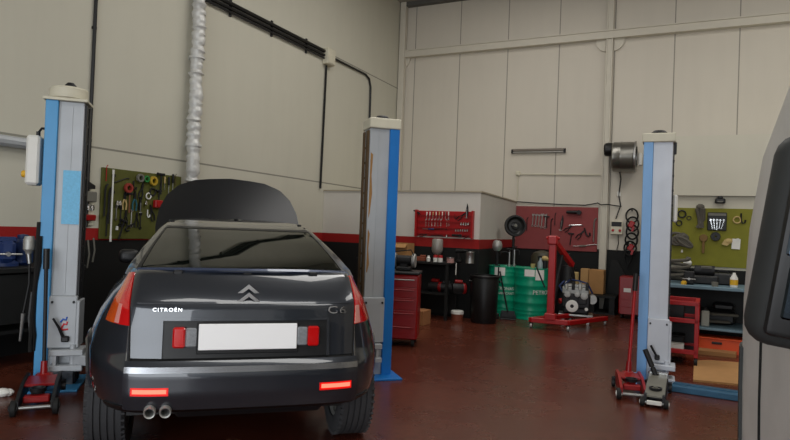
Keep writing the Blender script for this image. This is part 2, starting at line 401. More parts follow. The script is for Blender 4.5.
wire('cable', [R(cr_ + .03, .05, cz - .13), R(cr_ + .04, .04, cz - .3), R(cr_ + .01, .03, cz - .46)], .008, m_dark, 'short cable hanging below the red-buttoned control box', 'cable')
kr, kz = bw(632, 222)
coil = root('cable_coil', 'coil of black jump leads with red clamps hanging beside the lift post', 'cable', R(kr, 0, kz), RZ)
b = MB()
for k in range(5):
    zc = .12 - .16 * k; pts = [(.11 * math.cos(a) + .02 * math.sin(k), -.06 - .02 * math.sin(a * 2 + k), zc + .14 * math.sin(a)) for a in [2 * PI * i / 16 for i in range(16)]]
    b.tube(pts, .017, 6, True)
b.tube([(-.05, -.05, -.4), (-.12, -.05, -.7), (-.05, -.05, -.9), (.03, -.05, -.7), (.02, -.05, -.4)], .016, 6)
ob('lead', b, m_rubber, coil)
ob('hook', MB().tube([(0, -.0, .22), (0, -.08, .22), (0, -.1, .27)], .012, 6), m_dark, coil)
for q, zz in enumerate((-.05, -.5)): ob('clamp', MB().box((.0, -.1, zz), (.1, .05, .13), rot=(0, .5, 0), bev=.015).box((.03, -.1, zz - .09), (.04, .04, .1), rot=(0, .3, 0)), m_red, coil)

# ------------------------------------------------------------------ two-post lifts
def post(name, label, loc, rz, side, blue, grey, sticker):
    """side = +1: the blue channel is on the left and the carriage side on the right"""
    rt = root(name, label, 'car lift', loc, rz)
    rt.scale = (.86, .9, 1)
    s = side; Hh = 2.44
    ob('base_plate', MB().box((.0, .12, .01), (.50, .62, .02), bev=.004), blue, rt)
    b = MB().box((-s * .118, .15, Hh / 2), (.115, .30, Hh), bev=.006)
    ob('column', b, blue, rt)
    b = MB().box((s * .055, .17, Hh / 2), (.225, .27, Hh), bev=.006).box((s * .06, .034, Hh / 2), (.012, .01, Hh - .1)).box((-s * .053, .04, Hh / 2), (.012, .02, Hh))
    ob('guide_channel', b, grey, rt)
    b = MB().box((s * .178, .10, Hh / 2), (.016, .09, Hh - .04)).box((s * .178, .26, Hh / 2), (.016, .06, Hh - .04))
    for k in range(14): b.box((s * .178, .12, .3 + k * .15), (.022, .10, .02))
    ob('slot_edge', b, m_rust if side < 0 else m_dark, rt)
    return rt
def carriage(rt, s, zb, grey, logo=False):
    b = MB().box((s * .065, .0, zb + .22), (.25, .06, .44), bev=.008).box((s * .2, .10, zb + .2), (.03, .26, .40), bev=.006)
    c = ob('carriage', b, grey, rt)
    for x in (-.03, .16): ob('bolt', MB().cyl((s * x, -.03, zb + .39), (s * x, -.042, zb + .39), .012, n=6), m_dark, c)
    if logo:
        for m, pts in ((m_sred, [(.0, .0), (.02, .035), (.045, .03), (.05, .055)]), (m_sblue, [(-.01, .05), (.01, .075), (.04, .07), (.045, .095)])):
            ob('logo_mark', MB().tube([(.06 + x, -.032, zb + .17 + z) for x, z in pts], .009, 6), m, c)
        ob('logo_mark', MB().tube([(.05, -.032, zb + .17), (.075, -.032, zb + .155), (.12, -.032, zb + .16)], .008, 6), m_sred, c)
    b = MB().box((s * .12, .02, zb - .03), (.30, .24, .05), bev=.006).box((s * .12, .02, zb - .16), (.30, .24, .05), bev=.006)
    b.box((s * .02, .02, zb - .095), (.03, .22, .1)).cyl((s * .17, -.03, zb - .19), (s * .17, -.03, zb + .03), .028, n=14)
    ob('arm_bracket', b, grey, rt)
    return c
def arm(rt, s, x0, y0, x1, y1, z, grey):
    b = MB().bar((x0, y0, z), (x1 * .65 + x0 * .35, y1 * .65 + y0 * .35, z), .11, .085, .008).bar((x1 * .45 + x0 * .55, y1 * .45 + y0 * .55, z), (x1, y1, z), .08, .06, .006)
    a = ob('lift_arm', b, grey, rt)
    ob('pad', MB().cyl((x1, y1, z + .02), (x1, y1, z + .075), .055, n=16).cyl((x1, y1, z - .03), (x1, y1, z + .03), .03, n=12), m_rubber, a)

pL = fl(52.5, 388); YW = math.radians(17.5)
p = post('lift_post', 'blue and grey lift post with white control box, left of the dark car', pL, YW, 1, m_blue, m_grey, True)
ob('cap', MB().box((0, .15, 2.452), (.40, .34, .025), bev=.004).lathe([(0, .12), (.07, .118), (.165, .105), (.178, .09), (.178, .012), (.16, 0), (0, 0)], (.0, .15, 2.462), n=28), m_cream, p)
ob('cap_knob', MB().lathe([(0, .05), (.03, .045), (.055, .02), (.06, 0), (0, 0)], (.01, .15, 2.575), n=14), m_dark, p)
carriage(p, 1, .34, m_grey, True)
arm(p, 1, .17, .02, 1.05, -.55, .245, m_grey); arm(p, 1, .17, .02, .95, .70, .245, m_grey)
c = ob('control_box', MB().box((-.27, .10, 1.92), (.12, .20, .42), bev=.02), m_white, p)
ob('knob', MB().lathe([(0, 0), (.03, 0), (.03, .03), (.02, .045), (0, .045)], (-.325, .05, 1.80), (-1, -.3, 0), 14), m_yellow, c)
ob('cable_gland', MB().cyl((-.25, .1, 2.12), (-.25, .1, 2.17), .02, n=10).tube([(-.25, .1, 2.16), (-.22, .1, 2.2), (-.17, .1, 2.2)], .012, 6), m_black, c)
ob('warning_sticker', MB().box((.083, .0265, 1.62), (.16, .003, .46)), m_stick, p)
ob('latch_lever', MB().tube([(.08, -.05, .44), (.045, -.07, .52), (-.005, -.09, .60)], [.016, .013, .010], 8).box((.10, -.04, .42), (.07, .06, .05), bev=.01), m_black, p)
ob('side_bracket', MB().box((-.185, .1, 1.2), (.03, .06, .1), bev=.005), m_dark, p); ob('side_bracket', MB().box((-.185, .1, .8), (.03, .05, .05), bev=.005), m_dark, p)

pM = fl(376, 377)
p = post('lift_post', 'blue and grey lift post with rusty edge, right of the dark car', pM, YW, -1, m_blue2, m_grey, False)
ob('cap', MB().box((0, .15, 2.49), (.37, .33, .10), bev=.008), m_cream, p)
ob('cap_dome', MB().lathe([(0, .05), (.06, .042), (.085, .02), (.09, 0), (0, 0)], (.0, .15, 2.54), n=18), m_dark, p)
carriage(p, -1, .34, m_grey)
arm(p, -1, -.17, .02, -.95, -.72, .245, m_grey); arm(p, -1, -.17, .02, -1.05, .60, .245, m_grey)
bl = ob('rust_streak', MB().prism([(-.155, 2.2), (-.125, 2.18), (-.135, 1.98), (-.12, 1.8), (-.14, 1.6), (-.155, 1.55)], .0335, .0345).prism([(-.155, 1.45), (-.13, 1.4), (-.14, 1.25), (-.125, 1.1), (-.145, 1.02), (-.155, 1.02)], .0335, .0345), mat('rust_stain', (150, 112, 66), .8, var=.3, scale=20), p)

pR = fl(651, 384)
p = post('lift_post', 'pale blue and white lift post beside the silver van', pR, RZ + math.radians(2), 1, m_blue3, m_grey2, False)
p.scale = (.80, .9, 1)
ob('cap', MB().box((0, .15, 2.48), (.39, .33, .09), bev=.008), m_cream, p)
ob('cap_dome', MB().lathe([(0, .05), (.07, .042), (.10, .02), (.105, 0), (0, 0)], (.0, .15, 2.525), n=18), m_dark, p)
carriage(p, 1, .22, m_grey2)
ob('tube_lamp', MB().box((.215, .12, 1.77), (.05, .08, .28), bev=.015), m_white, p)
ob('bracket', MB().box((.195, .12, 2.38), (.03, .05, .12), bev=.005), m_dark, p)
b = MB().tube([(.05, -.06, .30), (.01, -.10, .36), (-.015, -.11, .40)], .013, 8).box((.06, -.05, .28), (.06, .05, .05), bev=.01)
ob('latch_lever', b, m_dark, p)
q0 = fl(671, 391.5)
solid('floor_channel', MB().box((.95, .09, .032), (1.9, .2, .064), bev=.008).box((.95, .09, .068), (1.88, .06, .008)), mat('channel_blue', (48, 92, 122), .5, .2, var=.25, scale=9), 'low blue steel channel across the floor from the pale lift post towards the van', 'lift channel', q0, RZ - math.radians(4))

# air line and blow gun hanging left of the left post
lp = fl(33, 392); rm = RZ
def at_depth(px, py, ref): return hit(px, py, V(ref), V((0, 1, 0)))
P_ = lambda px, py: at_depth(px, py, (0, pL.y - .05, 0))
hp = [P_(39, 222), P_(37, 250), P_(35.5, 280), P_(33, 305), P_(31, 330), P_(30, 352)]
wire('air_hose', hp, .016, m_rubber, 'black air hose hanging straight beside the left lift post', 'hose')
hp = [P_(41, 236), P_(40, 262), P_(36, 285), P_(33, 312), P_(35, 335), P_(34, 350), P_(31, 338), P_(29, 318), P_(32, 292)]
wire('air_hose', hp, .013, m_black, 'looped black air hose beside the left lift post', 'hose')
g0 = P_(29, 248)
gun = root('blow_gun', 'silver air tool hanging from a hose beside the left lift post', 'air tool', g0, YW)
ob('body', MB().lathe([(0, .1), (.035, .1), (.045, .07), (.045, -.01), (.03, -.03), (.024, -.05), (0, -.05)], n=16), m_alu, gun)
ob('stem', MB().cyl((0, 0, -.05), (.01, 0, -.13), .022, .018, 12), m_steel, gun)
ob('hose_tail', MB().tube([(.01, 0, -.12), (.015, 0, -.3), (-.02, 0, -.55), (-.025, 0, -.7)], .009, 6), m_black, gun)
ob('nozzle', MB().cyl((-.02, 0, -.55), (-.035, 0, -.78), .018, .010, 10), m_steel, gun)

# ------------------------------------------------------------------ trolley jacks
def jack(name, label, loc, rz, L, Wd, ht, body, deck, hlen, hlean, hdir, grip, wheelm, sleeve=None, fr=.058, cover=None, track=.02):
    rt = root(name, label, 'jack', loc, rz)
    for s in (-1, 1):
        poly = [(0, .05), (0, .11), (.12, ht * .8), (L * .45, ht), (L - .05, ht), (L, ht * .7), (L, .05), (L - .1, .035), (.1, .035)]
        ob('side_frame', MB().prism(poly, s * Wd / 2 - .012, s * Wd / 2 + .012, 'yz'), body, rt)
        f = ob('wheel', MB().lathe([(.0, -.02), (fr - .008, -.02), (fr, -.014), (fr, .014), (fr - .008, .02), (0, .02)], (s * (Wd / 2 + track), .02, fr), (1, 0, 0), 18), m_rubber, rt)
        ob('hub', MB().lathe([(0, .018), (fr * .55, .018), (fr * .5, .024), (0, .026)], (s * (Wd / 2 + track), .02, fr), (s, 0, 0), 14).lathe([(0, .018), (fr * .6, .018), (fr * .5, .023), (0, .024)], (s * (Wd / 2 + track), .02, fr), (0, -.4, .2), 12), wheelm, f)
        ob('castor', MB().lathe([(.0, -.016), (.036, -.016), (.04, 0), (.036, .016), (0, .016)], (s * (Wd / 2 + .03), L - .06, .04), (1, 0, 0), 14).box((s * (Wd / 2 + .02), L - .05, .085), (.05, .06, .02)), m_dark, rt)
    ob('front_axle', MB().cyl((-Wd / 2 - track, .02, fr), (Wd / 2 + track, .02, fr), .014, n=10), m_steel, rt)
    ob('deck_plate', MB().box((0, L * .62, ht - .02), (Wd - .02, L * .42, .02), bev=.004).box((0, .13, ht * .55), (Wd * .75, .07, .05), bev=.008), deck, rt)
    if cover: ob('cover_plate', MB().prism([(.02, .085), (.02, .097), (L * .35, ht + .012), (L - .06, ht + .03), (L - .06, ht + .018), (L * .35, ht)], -Wd / 2 - .005, Wd / 2 + .005, 'yz').cyl((0, .2, ht * .72), (0, .2, ht + .01), .02, n=10), cover, rt); ob('front_bar', MB().box((0, -.01, .045), (Wd * .8, .02, .035), bev=.004), m_white, rt); ob('rear_bar', MB().box((0, L - .05, ht + .04), (Wd + .03, .03, .03), bev=.006), m_chrome, rt)
    ob('lift_arm', MB().bar((0, L * .72, ht * .75), (0, .16, ht * .62), Wd * .38, .05, .01), body, rt)
    ob('saddle', MB().lathe([(0, 0), (.05, 0), (.055, .03), (.045, .03), (.04, .015), (0, .015)], (0, .17, ht * .62 + .03), n=18), m_dark, rt)
    ob('hydraulic_unit', MB().cyl((0, L * .5, ht * .6), (0, L - .06, ht * .65), .045, n=14).box((0, L - .08, ht * .7), (Wd * .55, .1, .09), bev=.012), deck, rt)
    a = V((0, L - .09, ht * .8)); dv = V((hlean, hdir, 1)).normalized()
    ob('handle_socket', MB().cyl(a - dv * .03, a + dv * .13, .032, .024, 12).box(a, (.09, .06, .07), bev=.01), deck, rt)
    h = ob('handle', MB().cyl(a + dv * .1, a + dv * hlen, .0155, n=12), sleeve or body, rt)
    ob('grip', MB().cyl(a + dv * (hlen - .14), a + dv * (hlen + .03), .025, n=12), grip, h)
a0 = fl(34, 416); a1 = fl(47, 384)
jack('trolley_jack', 'black and red trolley jack with long upright handle by the left lift post', a0, math.atan2(-(a1.x - a0.x), a1.y - a0.y), .72, .23, .17, m_black, m_reddk, 1.02, -.03, .10, m_black, m_dark, m_dark)
a0 = fl(633, 401); a1 = fl(641, 376)
jack('trolley_jack', 'red trolley jack with long red handle leaning by the pale lift post', a0, math.atan2(-(a1.x - a0.x), a1.y - a0.y) * .6, .55, .20, .17, m_reddk, m_reddk, .95, .055, .10, m_black, m_white, m_red, fr=.05)
a0 = fl(654, 408); a1 = fl(668, 378)
jk = math.atan2(-(a1.x - a0.x), a1.y - a0.y)
jack('trolley_jack', 'low grey steel trolley jack right of the red one', a0, jk * .9, .72, .15, .13, m_dark, m_dark, .28, -.45, .10, m_dark, m_white, m_dark, fr=.038, cover=mat('jack_plate', (120, 118, 108), .5, .4, var=.25))

solid('crumpled_paper', MB().ball((0, 0, .035), (.06, .045, .036), 10).ball((.04, .02, .03), (.04, .04, .03), 8).ball((-.05, .01, .028), (.035, .03, .028), 8), m_bandw, 'crumpled pale paper on the floor at the far left', 'paper', fl(2, 397), .3)

# ------------------------------------------------------------------ hand tools (flat to a board: x along, z up, -y off the board)
def t_spanner():
    def head(cz, r, ang, open_):
        pts = []
        for i in range(17):
            a = ang + .55 + (2 * PI - 1.1) * i / 16
            pts.append((r * math.cos(a), cz + r * math.sin(a)))
        if open_:
            pts += [(r * .3 * math.cos(ang - .9), cz + r * .3 * math.sin(ang - .9)), (r * .3 * math.cos(ang + .9), cz + r * .3 * math.sin(ang + .9))]
        return pts
    b = MB().prism(head(.1, .024, PI / 2 + .2, True), -.014, -.004).box((0, -.009, 0), (.016, .006, .17), bev=.002)
    b.lathe([(.012, -.006), (.021, -.006), (.021, .006), (.012, .006), (.012, -.006)], (0, -.009, -.1), (0, 1, 0), 14)
    return [('body', b, None)]
def t_driver(): return [('blade', MB().cyl((0, -.015, -.10), (0, -.015, .02), .005, n=8), 'steel'), ('handle', MB().lathe([(0, .0), (.012, 0), (.016, .03), (.013, .06), (.016, .1), (.01, .11), (0, .11)], (0, -.015, .01), n=10), None)]
def t_pliers():
    b = MB().prism([(-.012, .0), (-.016, .05), (-.004, .1), (.004, .1), (.016, .05), (.012, .0)], -.02, -.006)
    g = MB().tube([(-.008, -.013, .01), (-.03, -.013, -.05), (-.022, -.013, -.12)], .009, 8).tube([(.008, -.013, .01), (.03, -.013, -.05), (.022, -.013, -.12)], .009, 8)
    return [('jaws', b, 'dark'), ('grips', g, None)]
def t_hammer(): return [('handle', MB().cyl((0, -.02, -.16), (0, -.02, .1), .012, .010, 8), None), ('head', MB().box((0, -.02, .1), (.11, .03, .03), bev=.006).cyl((-.065, -.02, .1), (-.05, -.02, .1), .02, n=10), 'dark')]
def t_roll(): return [('body', MB().lathe([(.035, -.02), (.06, -.02), (.063, -.015), (.063, .015), (.06, .02), (.035, .02), (.035, -.02)], (0, -.03, 0), (0, 1, 0), 24), None)]
def t_socket(): return [('body', MB().lathe([(0, -.02), (.014, -.02), (.014, 0), (.011, .01), (.011, .02), (0, .02)], (0, -.014, 0), n=10), None)]
def t_bar(): return [('body', MB().tube([(-.0, -.012, -.16), (0, -.012, .1), (.01, -.012, .14), (.03, -.012, .16)], .009, 8), None)]
def t_clamp():
    b = MB().prism([(-.02, -.14), (.02, -.14), (.035, 0), (.03, .1), (.0, .2), (-.015, .1), (-.035, 0)], -.05, -.01)
    return [('jaw', b, None), ('screw', MB().cyl((0, -.06, -.2), (0, -.06, .06), .008, n=8).cyl((-.04, -.06, -.19), (.04, -.06, -.19), .006, n=6), 'steel')]
def t_grinder(): return [('motor', MB().cyl((-.16, -.05, 0), (.06, -.05, .02), .03, .036, 12), None), ('head', MB().cyl((.06, -.05, .02), (.11, -.05, .02), .034, n=12).cyl((.09, -.09, .02), (.09, -.03, .02), .045, n=16), 'dark')]
def t_ring(): return [('body', MB().tube([(.05 * math.cos(a), -.014, .05 * math.sin(a)) for a in [2 * PI * i / 20 for i in range(20)]], .011, 8, True), None)]
def t_hook(): return [('body', MB().tube([(0, -.012, .08), (0, -.012, -.02), (.02, -.012, -.06), (.05, -.012, -.05), (.055, -.012, -.01)], .011, 8), None)]
TOOLS = dict(spanner=t_spanner, screwdriver=t_driver, pliers=t_pliers, hammer=t_hammer, tape_roll=t_roll, socket=t_socket, pry_bar=t_bar, clamp=t_clamp, power_tool=t_grinder, ring=t_ring, hook_tool=t_hook)
MATS = dict(steel=m_steel, dark=m_dark, black=m_black, red=m_red, white=m_white, blue=m_vblue, yellow=mat('tape_yellow', (176, 146, 40), .5), green=m_tgreen, wood=m_wood, alu=m_alu, chrome=m_chrome, pink=mat('pink_red', (150, 56, 46), .5), teal=mat('teal', (30, 90, 100), .5), grey=mat('mid_grey', (110, 108, 100), .6), beige=mat('beige', (190, 165, 110), .8), reddish=m_rust, rag=mat('rag_grey', (88, 84, 76), .9, scale=20, bump=.5))
CACHE = {}
def tool(kind, m, loc, rz, label, group=None, tilt=0.0, s=1.0, cat=None):
    key = (kind, m)
    if key not in CACHE:
        parts = TOOLS[kind]()
        CACHE[key] = [(n, b.mesh(n, MATS[mm or m])) for n, b, mm in parts]
    ps = CACHE[key]
    if len(ps) == 1:
        o = bpy.data.objects.new(kind, ps[0][1]); COL.objects.link(o)
    else:
        o = bpy.data.objects.new(kind, None); COL.objects.link(o); o.empty_display_size = .1
        for n, me in ps:
            c = bpy.data.objects.new(n, me); COL.objects.link(c); c.parent = o
    o.location = loc; o.rotation_euler = (0, tilt, rz)
    o.scale = (s, s, s) if not isinstance(s, tuple) else s
    return tag(o, label, cat or kind.replace('_', ' '), group)
ORD = ['leftmost', 'second from left', 'third from left', 'fourth from left', 'fifth from left', 'sixth from left', 'seventh from left', 'eighth from left', 'ninth from left', 'tenth from left']

# pink board on the back wall
r0, z1 = bw(516.5, 206); r1, z0 = bw(597, 252)
solid('pegboard', MB().box(((r1 - r0) / 2, -.012, (z1 - z0) / 2), (r1 - r0, .024, z1 - z0), bev=.004), m_pink, 'large faded red pegboard of tools on the back wall', 'pegboard', R(r0, 0, z0), RZ)
def onb(px, py, t=.026):
    r, z = bw(px, py, t); return R(r, t, z)
for i, px in enumerate((533, 536, 539, 542, 545.5)):
    tool('spanner', 'chrome', onb(px, 220 + .3 * i), RZ, '%s of five bright spanners on the faded red pegboard' % ORD[i], 'spanners on the faded red pegboard', .05, 1.15 if i < 3 else 1.3)
for px, py, k, m, tl_, s, lb in [
    (575, 213, 'power_tool', 'black', .1, 1.0, 'black power tool near the top of the faded red pegboard'),
    (562, 223, 'clamp', 'black', .1, .8, 'dark clamp in the middle of the faded red pegboard'),
    (576, 225, 'pry_bar', 'chrome', 1.5, .9, 'bright steel bar lying across the middle of the faded red pegboard'),
    (569, 228, 'pliers', 'black', .9, 1.0, 'black pliers left of the bright bar on the faded red pegboard'),
    (581, 234, 'pliers', 'black', .7, 1.1, 'black-handled pliers at the centre right of the faded red pegboard'),
    (586, 233, 'hook_tool', 'dark', -.3, 1.3, 'dark hook tool at the right of the faded red pegboard'),
    (571, 238, 'hammer', 'dark', .1, .9, 'dark hammer low on the faded red pegboard'),
    (590, 245, 'pry_bar', 'steel', 1.4, .9, 'steel bar lying low at the right of the faded red pegboard'),
    (579, 246, 'screwdriver', 'grey', 1.5, 1.2, 'grey screwdriver lying low on the faded red pegboard'),
    (547, 221, 'hammer', 'black', 0, .9, 'black hammer right of the bright spanners on the pegboard'),
    (551, 227, 'pry_bar', 'black', 0, 1.1, 'black pry bar beside the black hammer on the pegboard'),
    (555, 219, 'pry_bar', 'dark', 0, .8, 'short dark bar near the red hoist on the pegboard'),
    (527, 224, 'pry_bar', 'dark', 0, .9, 'dark bar left of the bright spanners on the pegboard'),
    (594, 230, 'pry_bar', 'steel', 0, 1.5, 'long steel bar on the right edge of the faded red pegboard'),
    (560, 250, 'pliers', 'dark', .2, .9, 'dark pliers at the lower edge of the faded red pegboard')]:
    tool(k, m, onb(px, py), RZ, lb, None, tl_, s)

# red tool rack on the white partition
def ona(px, py, t=3.13):
    r, z = bw(px, py, t); return R(r, t, z)
r0, z1 = bw(418, 210.5, 3.1); r1, z0 = bw(473, 238, 3.1)
rk = root('tool_rack', 'bright red tool rack on the white partition wall', 'tool rack', R(r0, 3.1, z0), RZ)
wd, hh = r1 - r0, z1 - z0
ob('back_panel', MB().box((wd / 2, -.01, hh / 2), (wd, .02, hh), bev=.004), m_red, rk)
for x in (.0, wd): ob('side_plate', MB().box((x, -.05, hh / 2), (.03, .1, hh + .03), bev=.006), m_red, rk)
for k in range(4): ob('rail', MB().box((wd / 2, -.03, hh * (.10 + .24 * k)), (wd - .04, .03, .02)), m_reddk, rk)
for i in range(8):
    tool('screwdriver', ('white', 'white', 'beige', 'white', 'beige', 'white', 'grey', 'white')[i], ona(427 + i * 3.1, 216), RZ, '%s of the pale-handled screwdrivers in the red rack top row' % ORD[i], 'screwdrivers in the top row of the red rack', 0, .62)
for i in range(8):
    tool('spanner', ('chrome', 'steel', 'chrome', 'chrome', 'steel', 'chrome', 'chrome', 'chrome')[i], ona((426, 429, 432, 435, 438, 441, 447, 449)[i], 222.5), RZ, '%s of the small bright spanners in the red rack second row' % ORD[i], 'small spanners in the second row of the red rack', 0, .55)
for i in range(4):
    tool('socket', 'chrome', ona(461.5 + i * 2.4, 224), RZ, '%s of four bright sockets at the right of the red rack' % ORD[i], 'sockets at the right of the red rack', 0, 1.1)
for i in range(6):
    tool('socket', 'steel', ona(456 + i * 2.3, 230.5 ), RZ, '%s of the lower sockets at the right of the red rack' % ORD[i], 'lower sockets of the red rack', 0, .9)
for px, py, k, m, tl_, s, lb in [
    (467.5, 211, 'clamp', 'black', .0, .62, 'tall black clamp standing above the right of the red rack'),
    (417.5, 212.5, 'power_tool', 'black', .5, .45, 'black tool hung on the top left corner of the red rack'),
    (462, 216, 'pliers', 'black', .9, .9, 'black pliers beside the tall clamp on the red rack'),
    (428, 229, 'screwdriver', 'blue', 1.57, 1.0, 'blue-handled screwdriver lying across the red rack'),
    (440, 229, 'pry_bar', 'black', 1.5, .8, 'black bar lying across the middle of the red rack'),
    (455, 217, 'hook_tool', 'dark', 0, .6, 'small dark hook tool in the red rack'),
    (424, 235, 'pliers', 'black', 1.4, .7, 'black pliers lying at the bottom left of the red rack'),
    (437, 235.5, 'pry_bar', 'dark', 1.5, .7, 'dark bar lying at the bottom of the red rack'),
    (447, 236, 'socket', 'chrome', 0, 1.1, 'single bright socket at the bottom of the red rack'),
    (458, 236, 'power_tool', 'black', .1, .6, 'black power tool at the bottom right of the red rack'),
    (468, 236, 'pliers', 'dark', 1.2, .7, 'dark pliers at the bottom right corner of the red rack')]:
    tool(k, m, ona(px, py), RZ, lb, None, tl_, s)

# olive board on the left wall
RZL = RZ + PI / 2
t1, zt = lw(101, 168); t0, _ = lw(180, 178.5); _, zb = lw(100, 237)
zt = 2.05; zb = 1.205
solid('pegboard', MB().box(((t1 - t0) / 2, -.012, (zt - zb) / 2), (t1 - t0, .024, zt - zb), bev=.004), m_greenl, 'dark olive pegboard of tools on the left wall', 'pegboard', R(0, t1, zb), RZL)
def onl(px, py, r=.026):
    t, z = lw(px, py, r); return R(r, t, z)
def lab(x): return x + ' on the dark olive pegboard'
for px, py, k, m, tl_, s, lb in [
    (152, 181, 'tape_roll', 'yellow', 0, .95, 'yellow tape roll'), (145.5, 179, 'tape_roll', 'green', 0, .7, 'green tape roll'),
    (139, 178, 'tape_roll', 'grey', 0, .85, 'grey tape roll'), (127, 188, 'tape_roll', 'pink', 0, .95, 'red tape roll'),
    (106, 173, 'pry_bar', 'red', 0, .6, 'red-ended bar at the top left'), (104, 200, 'pry_bar', 'dark', 0, 1.2, 'long dark bar at the left edge'),
    (108, 205, 'pry_bar', 'black', 0, 1.4, 'long black bar beside the white rod'), (106, 224, 'pry_bar', 'black', 0, .9, 'short black bar low at the left'),
    (134, 200, 'pliers', 'teal', 0, 1.1, 'teal-handled pliers'), (128.5, 201, 'hammer', 'wood', 0, .9, 'wooden hammer at the centre'),
    (124, 200, 'pliers', 'beige', 0, 1.0, 'beige-handled pliers'), (148, 196, 'ring', 'white', 0, .75, 'white ring'),
    (145, 203, 'socket', 'chrome', 0, 1.3, 'bright socket under the white ring'), (147, 214, 'hook_tool', 'white', 0, .7, 'white hook tool'),
    (119, 203, 'socket', 'chrome', 0, 1.4, 'bright socket left of the centre'), (116, 203, 'socket', 'chrome', 0, 1.4, 'bright socket nearest the white rod'),
    (116, 213, 'spanner', 'steel', 0, .75, 'small spanner nearest the white rod'), (120, 216, 'spanner', 'dark', 0, 1.1, 'dark spanner at the lower left'),
    (125, 217, 'pliers', 'black', 0, .9, 'black pliers at the lower centre'), (131, 218, 'spanner', 'steel', 0, 1.0, 'steel spanner at the lower centre'),
    (136, 219, 'pliers', 'black', 0, .9, 'black pliers right of the steel spanner'), (140, 221, 'spanner', 'dark', 0, .9, 'dark spanner near the car pillar'),
    (168, 186, 'screwdriver', 'dark', 0, 1.0, 'dark screwdriver at the upper right'), (172, 184, 'screwdriver', 'black', 0, 1.1, 'black screwdriver at the upper right'),
    (164, 184, 'screwdriver', 'beige', 0, .8, 'beige screwdriver at the upper right'), (116, 228, 'socket', 'white', 0, 1.2, 'white socket low beside the white rod'),
    (158, 197, 'hammer', 'black', 0, .8, 'black hammer above the open bonnet'),
    (121, 180, 'pry_bar', 'dark', 1.2, .7, 'dark slanted bar above the red tape roll'), (133, 186, 'hook_tool', 'dark', 0, .8, 'dark hook tool between the red and grey tape rolls'),
    (141, 190, 'pliers', 'dark', .2, 1.0, 'dark pliers below the green tape roll'), (152, 192, 'ring', 'dark', 0, .9, 'dark ring below the yellow tape roll'),
    (160, 182, 'hammer', 'dark', 0, 1.0, 'dark hammer right of the yellow tape roll'), (151, 212, 'pliers', 'dark', -.3, 1.0, 'dark pliers right of the white hook tool'),
    (139, 205, 'clamp', 'dark', 0, .5, 'dark clamp at the middle'), (128, 226, 'hook_tool', 'dark', 1.2, 1.0, 'dark hook tool at the bottom centre'),
    (121, 228, 'hammer', 'dark', .3, .9, 'dark hammer at the bottom left'), (175, 180, 'pry_bar', 'reddish', 0, .5, 'short reddish bar at the top right corner'), (113, 184, 'spanner', 'dark', 0, 1.0, 'dark spanner right of the white rod')]:
    tool(k, m, onl(px, py), RZL, lab(lb), None, tl_, s)
pt, zt2 = lw(155, 204)
solid('red_box', MB().box((0, -.03, 0), (.13, .06, .1), bev=.01).box((0, -.065, .0), (.1, .01, .07)), m_red, 'small red box hung on the dark olive pegboard', 'box', R(.026, pt, zt2), RZL)
pt, zt2 = lw(114, 171, .08); pb, zb2 = lw(110, 240, .08)
rd = R(.08, (pt + pb) / 2, zb2)
solid('white_rod', MB().cyl((0, 0, 0), (0, .0, zt2 - zb2), .010, n=10).cyl((0, 0, -.02), (0, 0, .05), .013, n=10).cyl((0, 0, zt2 - zb2 - .04), (0, 0, zt2 - zb2 + .015), .013, n=10), m_white, 'thin white rod standing upright at the left of the olive pegboard', 'rod', rd, RZL)
# little rack between the left post and the olive board
rt = root('socket_rack', 'small wall rack of sockets between left lift post and olive pegboard', 'tool rack', onl(84.5, 207, 0.0), RZL)
ob('back', MB().box((0, -.012, 0), (.22, .024, .42), bev=.004), m_cream, rt)
ob('upper_box', MB().box((0, -.05, .12), (.19, .08, .12), bev=.01), MATS['grey'], rt)
for k in range(4): ob('socket', MB().lathe([(0, -.035), (.02, -.035), (.02, .0), (.015, .03), (0, .03)], (-.075 + .05 * k, -.04, .0), n=10), m_chrome, rt)
ob('red_tray', MB().box((0, -.05, -.12), (.19, .08, .07), bev=.01), m_reddk, rt)
solid('black_block', MB().prism([(-.1, -.04), (.1, -.04), (.1, .0), (.0, .05), (-.1, .02)], -.09, -.002), m_black, 'black wedge-shaped case on the wall above the small socket rack', 'case', onl(82.5, 185, 0.0), RZL)
for k, (px, y0, y1) in enumerate(((93.5, 238, 262), (88, 240, 268))):
    a = onl(px, y0, .05); b_ = onl(px - 1, y1, .05)
    wire('cable', [a, (a + b_) / 2 + V((.02, 0, 0)), b_], .010, MATS['grey'], ('right', 'left')[k] + ' of two grey cables hanging on the black wall behind the left post', 'cable')

# green board at the right
r0, z1 = bw(664, 207.5, 3.0); z0 = bw(700, 266, 3.0)[1]
solid('pegboard', MB().box((.65, -.012, (z1 - z0) / 2), (1.5, .024, z1 - z0), bev=.004), m_green, 'bright olive pegboard over the blue-grey bench at the right', 'pegboard', R(6.02, 3.0, z0), RZ)
def ong(px, py, t=3.026):
    r, z = bw(px, py, t); return R(r, t, z)
for px, py, k, m, tl_, s, lb in [
    (682, 214, 'ring', 'black', 0, 1.0, 'upper black ring at the left'), (689, 218, 'ring', 'black', 0, .55, 'small black ring'),
    (679, 223, 'ring', 'black', 0, .75, 'lower black ring at the left'), (737, 220, 'ring', 'beige', 0, .9, 'pale yellowish ring at the right'),
    (741, 219, 'hook_tool', 'black', 0, 1.0, 'black hook at the far right'), (682, 251, 'socket', 'white', 0, 1.0, 'white socket low at the left')]:
    tool(k, m, ong(px, py), RZ, lb + ' of the bright olive pegboard', None, tl_, s)
b = MB()
for q in range(6):
    b.tube([(.06 * math.sin(q * 1.7) * .5 + .02 * (q % 3 - 1), -.03 - .01 * q, .15), (.03 * (q % 3 - 1) + .02, -.04, .0), (.04 * math.sin(q * 2.1), -.04, -.13)], .024, 7)
b.ball((0, -.04, .17), (.06, .04, .05), 10)
